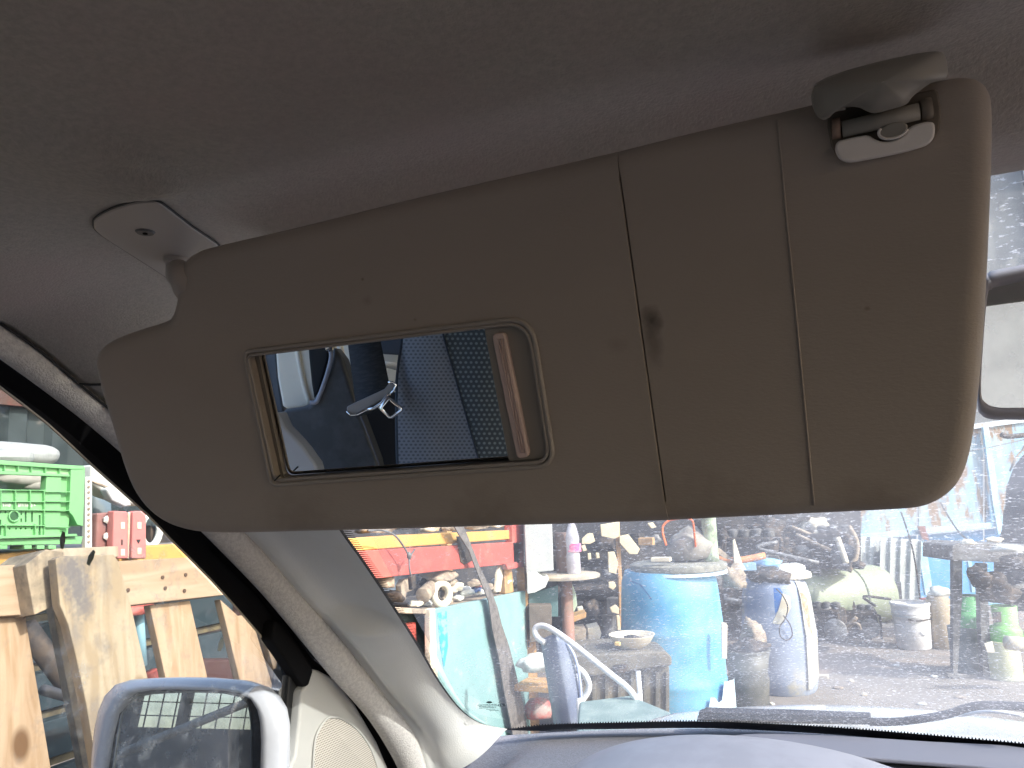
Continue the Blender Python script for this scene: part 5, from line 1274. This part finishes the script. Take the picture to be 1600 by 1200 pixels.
# --- dark shed front with shelves of clutter
D7 = 6.8
shed = thing('dark_shed', 'dark open shed front behind the barrels with shelf boards', 'shed', Q(1000, 1000, D7))
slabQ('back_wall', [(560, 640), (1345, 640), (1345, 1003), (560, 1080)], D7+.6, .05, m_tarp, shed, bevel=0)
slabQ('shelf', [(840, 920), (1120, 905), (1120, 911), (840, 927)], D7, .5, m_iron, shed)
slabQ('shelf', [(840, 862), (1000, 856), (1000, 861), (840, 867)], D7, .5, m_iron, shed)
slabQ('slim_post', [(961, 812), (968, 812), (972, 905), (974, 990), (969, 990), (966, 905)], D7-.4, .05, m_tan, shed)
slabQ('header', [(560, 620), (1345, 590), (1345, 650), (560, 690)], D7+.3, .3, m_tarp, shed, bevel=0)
rr = random.Random(5)
kinds = [('engine part', 'engine_part', m_iron), ('can', 'paint_can', m_steel), ('box', 'parts_box', m_dust)]
sh_pos = []
for row, (yb, x0, x1) in enumerate([(860, 870, 1030), (908, 905, 985), (960, 905, 985), (990, 930, 990)]):
    x = x0
    while x < x1:
        sh_pos.append((x, yb-(x-x0)*.03, row)); x += rr.uniform(17, 27)
proto = {}
ordn = ['first', 'second', 'third', 'fourth', 'fifth', 'sixth', 'seventh', 'eighth', 'ninth', 'tenth']; cnt = {}
names_pos = ['upper shelf of the dark shed', 'second shelf of the dark shed', 'third shelf of the dark shed', 'floor of the dark shed']
for i, (x, y, row) in enumerate(sh_pos):
    c = Q(x, y, D7+.1+rr.uniform(-.1, .15)); k = i % 3; s = rr.uniform(.8, 1.3)
    cnt[(row, k)] = cnt.get((row, k), -1)+1; od = ordn[cnt[(row, k)]]+' from the left'
    if k == 0: lump('engine_part', c+Vector((0, 0, .05)), (.08*s, .07, .07*s), rr.choice([m_iron, m_steel]), 'grimy dark engine part, '+od+' on the '+names_pos[row], 'engine part', i, .6, grp='engine parts in the dark shed')
    elif k == 1: can('paint_can', c, .05*s, .12*s, rr.choice([m_steel, m_iron, m_dust]), 'dull metal can, '+od+' on the '+names_pos[row], 'can', grp='cans in the dark shed')
    else: tag(box('parts_box', c+Vector((0, 0, .06)), (.12*s, .1, .12*s), rr.choice([m_iron, m_steel, m_dust]), rz=rr.uniform(-.4, .4)), 'small dusty box, '+od+' on the '+names_pos[row], 'box', 'boxes in the dark shed')
for (px, lab) in [([(909, 842), (918, 834), (926, 833), (930, 846), (922, 850), (909, 850)], 'cream angular scrap beside the bottle band'),
        ([(908, 853), (914, 851), (917, 860), (911, 862)], 'tiny cream scrap under the angular scrap'),
        ([(938, 820), (968, 815), (968, 838), (960, 842), (940, 838)], 'peach coloured panel beside the slim post'),
        ([(968, 838), (982, 835), (1000, 858), (996, 866), (984, 866), (968, 848)], 'slanting cream board leaning off the slim post'),
        ([(950, 863), (960, 862), (966, 880), (963, 897), (951, 894)], 'pale crumpled sheet left of the slim post'),
        ([(951, 910), (960, 909), (963, 916), (958, 922), (951, 918)], 'small cream scrap below the pale sheet'),
        ([(953, 950), (962, 945), (967, 950), (967, 960), (956, 957)], 'cream chip low beside the slim post'),
        ([(963, 962), (968, 962), (970, 985), (965, 985)], 'narrow white stick at the foot of the slim post'),
        ([(918, 865), (923, 864), (924, 874), (919, 875)], 'pale bottle top on the second row'),
        ([(931, 864), (936, 864), (937, 872), (932, 873)], 'second pale bottle top right of the first'),
        ([(1012, 818), (1020, 816), (1026, 824), (1018, 826)], 'red and white scrap left of the orange loops')]:
    tag(slabQ('scrap', px, D7-.45, .04, mat('cream_scrap', (.74, .62, .42), (.62, .52, .36), sc=10, rough=.7)), lab, 'scrap')

# --- green tank, engine heap, zinc sheets
D8 = 7.0
tk = thing('green_tank', 'pale green cylindrical tank lying behind the yard clutter', 'tank', Q(1310, 1000, D8))
c0 = Q(1248, 938, D8); c1 = Q(1372, 930, D8+.25); rt = 44*D8/1200
ax = (c1-c0); ax.z = 0; Ln = ax.length
m_tank = mat('tank_green', (.31, .35, .24), (.37, .40, .30), sc=4, rough=.5, lo=.4, hi=.6, col3=(.22, .23, .18), sc3=3, lo3=.56, hi3=.68)
lathe('tank_body', [(rt*.25, -.09), (rt*.7, -.05), (rt*.95, -.01), (rt, .04), (rt, Ln-.04), (rt*.95, Ln+.01), (rt*.7, Ln+.05), (rt*.25, Ln+.09)], c0, m_tank, tk, axis=ax, seg=40)
lathe('tank_band', [(rt, Ln*.62), (rt+.008, Ln*.62), (rt+.008, Ln*.66), (rt, Ln*.66)], c0, m_tank, tk, axis=ax, seg=40, cap=False)
for f in (.2, .8):
    p = c0.lerp(c1, f); box('tank_foot', (p.x, p.y, (p.z-rt*.6)/2), (.08, .4, p.z-rt*.6), m_iron, tk)
slabQ('tank_mark', [(1332, 948), (1334, 938), (1337, 948), (1336, 958), (1333, 957)], D8-.33, .003, m_iron, tk, bevel=0)
def engine(name, px, py, D_, s, label, seed):
    r_ = random.Random(seed); c = Q(px, py, D_); t = thing(name, label, 'engine', c)
    box('engine_block', c+Vector((0, 0, .16*s)), (.36*s, .26*s, .26*s), m_iron, t, rz=r_.uniform(-.5, .5), bevel=.02)
    for k in range(4): lathe('cylinder_cap', [(.035*s, 0), (.04*s, .01), (.04*s, .05*s), (.02*s, .06*s)], c+Vector((-.12*s+.08*s*k, -.02, .29*s)), m_steel, t, seg=14)
    lathe('pulley', [(.09*s, 0), (.10*s, .01), (.085*s, .02), (.10*s, .03), (.09*s, .04)], c+Vector((.10*s, -.15*s, .12*s)), m_steel, t, axis=(0, -1, 0), seg=20)
    for k in range(5):
        p = c+Vector((r_.uniform(-.2, .2)*s, r_.uniform(-.18, .0)*s, r_.uniform(.08, .34)*s))
        tube('hose', [p, p+Vector((r_.uniform(-.15, .15), -.05, r_.uniform(-.1, .15)))*s, p+Vector((r_.uniform(-.25, .25), -.02, r_.uniform(-.2, .1)))*s], .014*s, r_.choice([m_iron, m_dust, m_steel]), t, sm=5, seg=8)
    return t
engine('engine', 1300, 893, 6.9, 1.15, 'grimy engine with bent pipes lying on the green tank', 3)
engine('engine', 1240, 888, 7.1, 1.0, 'dark engine left on the green tank behind the faded barrel', 5)
engine('engine', 1180, 905, 6.9, 1.25, 'dark engine between the two barrels', 8)
engine('engine', 1160, 990, 6.4, 1.3, 'dark engine on the ground between the two barrels', 11)
engine('engine', 1290, 1000, 6.7, .9, 'dark engine shape put in for the shadow below the green tank', 13)  # added dark shape filling the shadow below the tank
engine('engine', 1345, 995, 6.9, .8, 'small dark engine shape put in for the shadow under the end of the green tank', 17)  # added dark shape filling the shadow under the tank's end
tag(tube('bent_pipe', [Q(1326, 822, 6.6), Q(1338, 845, 6.6), Q(1338, 868, 6.6), Q(1330, 885, 6.6), Q(1326, 893, 6.6)], .022, m_dust, sm=4), 'brown curved pipe standing right of the engine heap', 'pipe')
tag(tube('bent_pipe', [Q(1308, 840, 6.5), Q(1316, 862, 6.5), Q(1322, 880, 6.5)], .026, m_cream, sm=4), 'pale brown pipe slanting out of the engine heap', 'pipe')
lump('hub_casting', Q(1342, 884, 6.5), (.05, .05, .045), m_iron, 'dark round hub at the right end of the engine heap', 'casting', 2)
for i, (x, y, s, mm, lab) in enumerate([(1175, 838, .09, m_pale, 'pale blue grey bracket over the dark engine'), (1270, 818, .12, m_cream, 'pale crumpled part at the top of the engine heap'),
       (1216, 845, .13, m_iron, 'dark casting heaped behind the faded barrel'), (1250, 850, .14, m_iron, 'second dark casting heaped left of the engine pipes'), (1285, 842, .12, m_steel, 'grey casting under the crumpled part'),
       (1140, 835, .13, m_iron, 'dark casting behind the pale bottle'), (1195, 822, .14, m_iron, 'dark casting highest behind the barrels')]):
    lump('casting', Q(x, y+6, 7.0), (s, s*.8, s*.8), mm, lab, 'casting', 40+i, .7)
struct_ledge = tag(slabQ('work_bench', [(1120, 870), (1345, 866), (1345, 874), (1120, 880)], 6.85, .5, m_iron), 'dark bench carrying the engine heap', 'bench')
zs = thing('zinc_sheets', 'pale ribbed zinc sheets leaning on the blue wall', 'metal sheets', Q(1390, 960, 7.9))
def rib(name, x0, x1, yt, yb, D_, n, parent, m):
    rows = [[], []]
    for i in range(n*4+1):
        t = i/(n*4); x = x0+(x1-x0)*t; d = [0, 0, .035, .035][i % 4]
        rows[0].append(Q(x, yt+(x-x0)*.05, D_+.12+d)); rows[1].append(Q(x-4, yb, D_+d))
    return gridm(name, rows, m, parent, smooth=False, thick=.002)
rib('ribbed_sheet', 1338, 1382, 838, 964, 7.9, 2, zs, m_gal)
rib('ribbed_sheet', 1376, 1440, 840, 970, 7.8, 4, zs, m_gal)
tag(slabQ('dark_stub', [(1382, 912), (1392, 908), (1396, 970), (1386, 975)], 7.2, .1, m_steel), 'upright grey steel stub before the zinc sheets', 'post')
tag(slabQ('dark_stub', [(1398, 912), (1408, 909), (1412, 960), (1402, 966)], 7.3, .1, m_steel), 'second upright grey stub, right of the first', 'post')

# --- blue wall of rusty sheets
D9 = 8.6
bwl = thing('blue_wall', 'high fence of light blue rusty sheets closing the yard', 'fence', Q(1500, 960, D9))
seg_ = [(1100, 1240), (1243, 1325), (1328, 1432), (1436, 1536)]
def topy(x): return 668-(x-1540)*.13
for a, b in seg_ + [(1540, 1600), (1603, 1720), (1724, 1840)]:
    slabQ('sheet', [(a, topy(a)), (b, topy(b)), (b, 822-(b-1500)*.09), (a, 822-(a-1500)*.09)], D9, .02, m_rust, bwl, bevel=0)
    slabQ('lower_sheet', [(a, 831-(a-1500)*.09), (b, 831-(b-1500)*.09), (b, 975), (a, 990)], D9+.05, .02, m_blue2, bwl, bevel=0)
slabQ('top_rail', [(1100, topy(1100)-8), (1840, topy(1840)-8), (1840, topy(1840)), (1100, topy(1100))], D9-.03, .05, mat('rail_rusty', (.60, .66, .70), (.35, .25, .18), sc=6, rough=.6), bwl)
slabQ('middle_rail', [(1100, 857), (1840, 790), (1840, 798), (1100, 866)], D9-.05, .06, mat('rail_blue', (.36, .58, .74), (.44, .62, .72), sc=5, rough=.5), bwl)
m_bp2 = mat('batten_blue', (.34, .58, .74), (.50, .66, .74), sc=7, rough=.5)
slabQ('batten', [(1536, 667), (1545, 667), (1556, 740), (1566, 833), (1560, 836), (1552, 790), (1544, 730)], D9-.08, .04, m_bp2, bwl)
slabQ('batten', [(1440, 822), (1448, 860), (1456, 910), (1458, 935), (1446, 930), (1438, 880)], D9-.08, .04, m_bp2, bwl)
slabQ('batten', [(1512, 875), (1518, 874), (1524, 925), (1519, 926)], D9-.3, .04, m_bp2, bwl)
slabQ('rust_plate', [(1434, 822), (1446, 822), (1452, 845), (1442, 842)], D9-.1, .02, mat('rust', (.20, .08, .06), (.30, .14, .10), sc=12, rough=.8), bwl, bevel=0)
tag(tube('slanting_cable', [Q(1470, 785, 7), Q(1490, 820, 7), Q(1510, 842, 7), Q(1535, 852, 7)], .008, m_steel, sm=3), 'dark cable slanting down over the blue wall', 'cable')
tag(tube('slanting_cable', [Q(1408, 800, 7.4), Q(1424, 850, 7.4), Q(1434, 905, 7.4), Q(1440, 960, 7.4)], .008, m_iron, sm=3), 'thin cable hanging before the zinc sheets', 'cable')
tag(tube('overhead_wire', [Q(1515, 705, 7.5), Q(1560, 696, 7.5), Q(1620, 682, 7.5)], .005, m_steel, sm=3), 'thin wire high across the blue wall', 'wire')
tag(tube('bare_branch', [Q(1564, 679, 6.8), Q(1575, 682, 6.8), Q(1600, 680, 6.8), Q(1650, 676, 6.8)], .022, m_iron, sm=3), 'dark bare branch pointing left before the blue wall', 'branch')
tag(tube('bare_branch', [Q(1578, 736, 6.8), Q(1586, 718, 6.8), Q(1596, 705, 6.8), Q(1610, 695, 6.8), Q(1650, 680, 6.8)], [.008]*12+[.02]*9, m_dust, sm=4), 'brown crooked branch lower right before the blue wall', 'branch')
tag(lump('tarpaulin_heap', Q(1645, 860, 6.6), (.42, .3, .75), mat('tarp_grey', (.10, .10, .12), (.18, .17, .18), sc=12, rough=.9), '', '', 61, .35), 'high dark heap under a tarpaulin at the right edge', 'tarpaulin')

# --- bucket, sack, gas bottles, frame
D10 = 6.63
wb = thing('white_bucket', 'white plastic bucket with a black handle on open ground', 'bucket', baseQ(1429, 1012))
pxlathe('bucket_body', 1429, [(1012, 23), (1010, 25), (975, 26.5), (962, 27), (960, 28.5), (957, 28.5), (955, 27.5), (946, 28), (944, 29.5), (940, 29.5), (940, 27), (960, 25)], D10, mat('bucket_white', (.76, .75, .76), (.68, .66, .67), sc=7, rough=.4), wb, cap=False)
c = Q(1429, 1000, D10); lathe('bucket_floor', [(.001, 0), (.115, .001)], Vector((c.x, c.y, .02)), m_pale, wb, cap=False)
tube('bucket_handle', [Q(1419, 968, D10-.14), Q(1430, 970, D10-.155), Q(1445, 969, D10-.14), Q(1455, 967, D10-.08)], .006, m_iron, wb, sm=3)
slabQ('faint_logo', [(1438, 988), (1446, 980), (1453, 986), (1446, 994)], D10-.146, .002, mat('logo_grey', (.62, .62, .64), rough=.6), wb, bevel=0)
tag(tube('red_hose', [Q(1437, 938, D10+.2), Q(1452, 938, D10+.15), Q(1457, 950, D10+.12), Q(1460, 1000, D10+.1)], .02, m_red, sm=3), 'red hose standing between the white bucket and the brown canister', 'hose')
bc_ = thing('brown_canister', 'tall dusty brown canister with a white cap beside the white bucket', 'canister', baseQ(1474, 1012))
pxlathe('canister_body', 1474, [(1012, 15), (1009, 17), (970, 17.5), (935, 17), (928, 12)], D10-.05, mat('canister_brown', (.38, .31, .22), (.30, .25, .19), sc=7, rough=.7), bc_)
cap_ = lump('canister_cap', Q(1468, 926, D10-.05), (.09, .08, .05), m_pale, '', '', 71, .4); adopt(cap_, bc_)
D11 = 5.75
def gasb(cx, ytop, ybase, hw, D_, label, top_m, low_m, ysplit, col='green'):
    t = thing('gas_cylinder', label, 'gas cylinder', Q(cx, ybase, D_))
    pxlathe('lower_body', cx, [(ybase, hw*.8), (ybase-3, hw), (ysplit, hw)], D_, low_m, t, seg=36)
    pxlathe('upper_body', cx, [(ysplit, hw), (ysplit-16, hw*.98), (ysplit-22, hw*.8), (ysplit-25, hw*.55)], D_, top_m, t, seg=36)
    pxlathe('collar', cx, [(ysplit-22, hw*.75), (ytop, hw*.75), (ytop, hw*.68), (ysplit-22, hw*.68)], D_, top_m, t, seg=30, cap=False)
    pxlathe('valve', cx, [(ysplit-25, 3), (ytop+4, 3)], D_, m_steel, t, seg=12)
    return t
m_g1 = mat('gas_green', (.10, .42, .16), (.16, .46, .20), sc=6, rough=.5)
m_g2 = mat('gas_grey', (.24, .27, .28), (.34, .36, .36), sc=5, rough=.6)
m_g3 = mat('gas_light_green', (.20, .52, .14), (.28, .55, .20), sc=6, rough=.5)
m_g4 = mat('gas_cream', (.62, .62, .42), (.50, .52, .38), sc=6, rough=.5)
gasb(1515, 930, 1050, 24, D11, 'green topped grey gas cylinder beside the steel frame leg', m_g1, m_g2, 978)
gasb(1572, 946, 1062, 24, 5.5, 'light green gas cylinder with cream lower part at the right edge', m_g3, m_g4, 1000)
slabQ('label_plate', [(1551, 957), (1564, 956), (1565, 972), (1552, 973)], 5.33, .004, m_iron, bpy.context.scene.objects['gas_cylinder.001'], bevel=0)
tag(tube('cream_pipe', [Q(1573, 1004, 5.1), Q(1590, 1006, 5.1), Q(1640, 1012, 5.1)], .045, m_cream), 'thick cream pipe end before the light green cylinder', 'pipe')
fr_ = thing('steel_bench', 'grey steel bench frame with clutter on it at the right edge', 'frame', Q(1510, 1060, 5.2))
slabQ('cross_beam', [(1488, 853), (1500, 848), (1620, 852), (1620, 882), (1500, 876), (1488, 876)], 5.5, .4, m_steel, fr_)
slabQ('leg', [(1489, 876), (1504, 876), (1504, 926), (1500, 1000), (1496, 1062), (1489, 1062)], 5.54, .04, m_steel, fr_)
slabQ('leg', [(1529, 880), (1543, 880), (1547, 1000), (1550, 1062), (1537, 1062), (1532, 980)], 5.5, .05, m_steel, fr_)
slabQ('lower_rail', [(1480, 1052), (1620, 1060), (1620, 1066), (1480, 1058)], 5.54, .04, m_steel, fr_)
slabQ('diagonal_brace', [(1560, 925), (1620, 905), (1620, 912), (1562, 932)], 5.6, .04, m_steel, fr_)
slabQ('tag_plate', [(1538, 1006), (1551, 1002), (1555, 1020), (1543, 1020)], 5.1, .01, m_cream, fr_)
tag(slabQ('blue_tin', [(1548, 905), (1566, 895), (1570, 912), (1550, 920)], 5.6, .1, mat('tin_blue', (.06, .13, .32), rough=.5)), 'dark blue tin under the steel frame', 'tin')
for i, (x, y, s, mm, lab) in enumerate([(1512, 848, (.05, .05, .02), m_cream, 'cream rag at the left end of the steel frame'), (1553, 844, (.05, .05, .022), m_cream, 'cream rounded stone on the steel frame'), (1575, 858, (.10, .08, .03), m_pale, 'pale crumpled sheet on the steel frame'), (1592, 880, (.12, .1, .06), m_iron, 'dark scrap under the beam at the right edge'), (1560, 925, (.12, .12, .10), m_iron, 'dark scrap heap above the light green cylinder'), (1530, 905, (.07, .10, .08), m_iron, 'dark scrap behind the second frame leg')]):
    lump('scrap', Q(x, y, 5.35), s, mm, lab, 'scrap', 80+i, .5)
tag(box('white_scrap', ZP(1284, 1057, .015), (.09, .04, .025), m_cream, rz=-.1), 'small white block lying on the ground right of the faded barrel', 'block')
for i, (x, y, lab) in enumerate([(1330, 1064, 'pale stone chip lying on the tarmac well right of the faded barrel'), (1460, 1057, 'pale stone chip lying just in front of the brown canister'), (1250, 1080, 'brown stone chip at the foot of the faded barrel'), (1205, 1100, 'cream stone chip in front of the black bucket'), (1400, 1040, 'white stone chip lying in front of the white bucket'), (1500, 1090, 'brown stone chip below the grey gas cylinder'), (1350, 1085, 'cream stone chip lowest on the open tarmac'), (1440, 1100, 'white stone chip closest to the wiper arm'), (1310, 1075, 'brown stone chip between the barrel and the wiper')]):
    p = ZP(x, y, .012); lump('pebble', p, (.02+.006*(i % 3), .018, .01), [m_cream, m_pale, m_dust][i % 3], lab, 'stone', 90+i, .3, grp='stone chips on the yard ground')

# --- large grey building beyond the fence
gb = thing('grey_building', 'weathered grey industrial building rising beyond the blue wall', 'building', Q(1560, 960, 14))
m_gb = mat('building_grey', (.30, .30, .29), (.20, .20, .20), sc=.9, rough=.9, lo=.4, hi=.6, col3=(.42, .40, .36), sc3=1.6, lo3=.55, hi3=.62)
c = Q(1500, 900, 15); 
box('wall', (c.x+2, c.y, 5.2), (16, .4, 5.6), m_gb, gb, rz=.05, bevel=0)
box('wall', (c.x+2, c.y+.5, 1.3), (16, .3, 2.6), mat('building_pale', (.62, .63, .64), rough=.8), gb, rz=.05, bevel=0)
box('roof', (c.x+2, c.y+3, 8.2), (17, 7, .3), m_gb, gb, rz=.05, bevel=0)
for k in range(7): box('rib', (c.x-5+2.3*k, c.y-.3, 5.2), (.12, .12, 5.5), m_steel, gb, rz=.05, bevel=0)

# --- behind the van, what the mirrors look at
ws_ = thing('rear_workshop', 'dark workshop wall with barred window openings behind the van', 'workshop', Vector((-4, -5.5, 0)))
yw = -5.5
box('wall', (-4.5, yw, .72), (7, .2, 1.44), m_tarp, ws_, bevel=0)
box('wall', (-4.5, yw, 2.9), (7, .2, 2.1), m_tarp, ws_, bevel=0)
for x in (-7.6, -6.3, -5.1, -4.0, -3.1, -2.62, -1.9, -1.2): box('pier', (x, yw, 1.645), (.16 if x != -2.62 else .05, .22, .41), m_tarp, ws_, bevel=0)
for i in range(53): box('window_bar', (-7.5+.12*i, yw, 1.645), (.008, .02, .41), m_iron, ws_, bevel=0)
for z in (1.54, 1.65, 1.76): box('window_bar', (-4.3, yw, z), (6.4, .02, .008), m_iron, ws_, bevel=0)
tag(tube('prop_beam', [Vector((-3.6, -4.9, .9)), Vector((-1.2, -4.9, 1.95))], .035, m_steel), 'slanting steel beam before the rear workshop', 'beam')

pw = thing('added_rear_wall', 'added pale wall behind the van that lightens the rear view mirror', 'wall', Vector((2, -9, 0)))  # invented wall, turned to catch sun and lighten the mirror's reflection
box('wall_face', (4, -10, 2.2), (13, .25, 4.4), mat('added_wall_grey', (.27, .275, .28), (.24, .245, .25), sc=2, rough=.9), pw, rz=R(-48.6), bevel=0); box('coping', (4, -10, 4.45), (13.1, .4, .1), m_pale, pw, rz=R(-48.6))
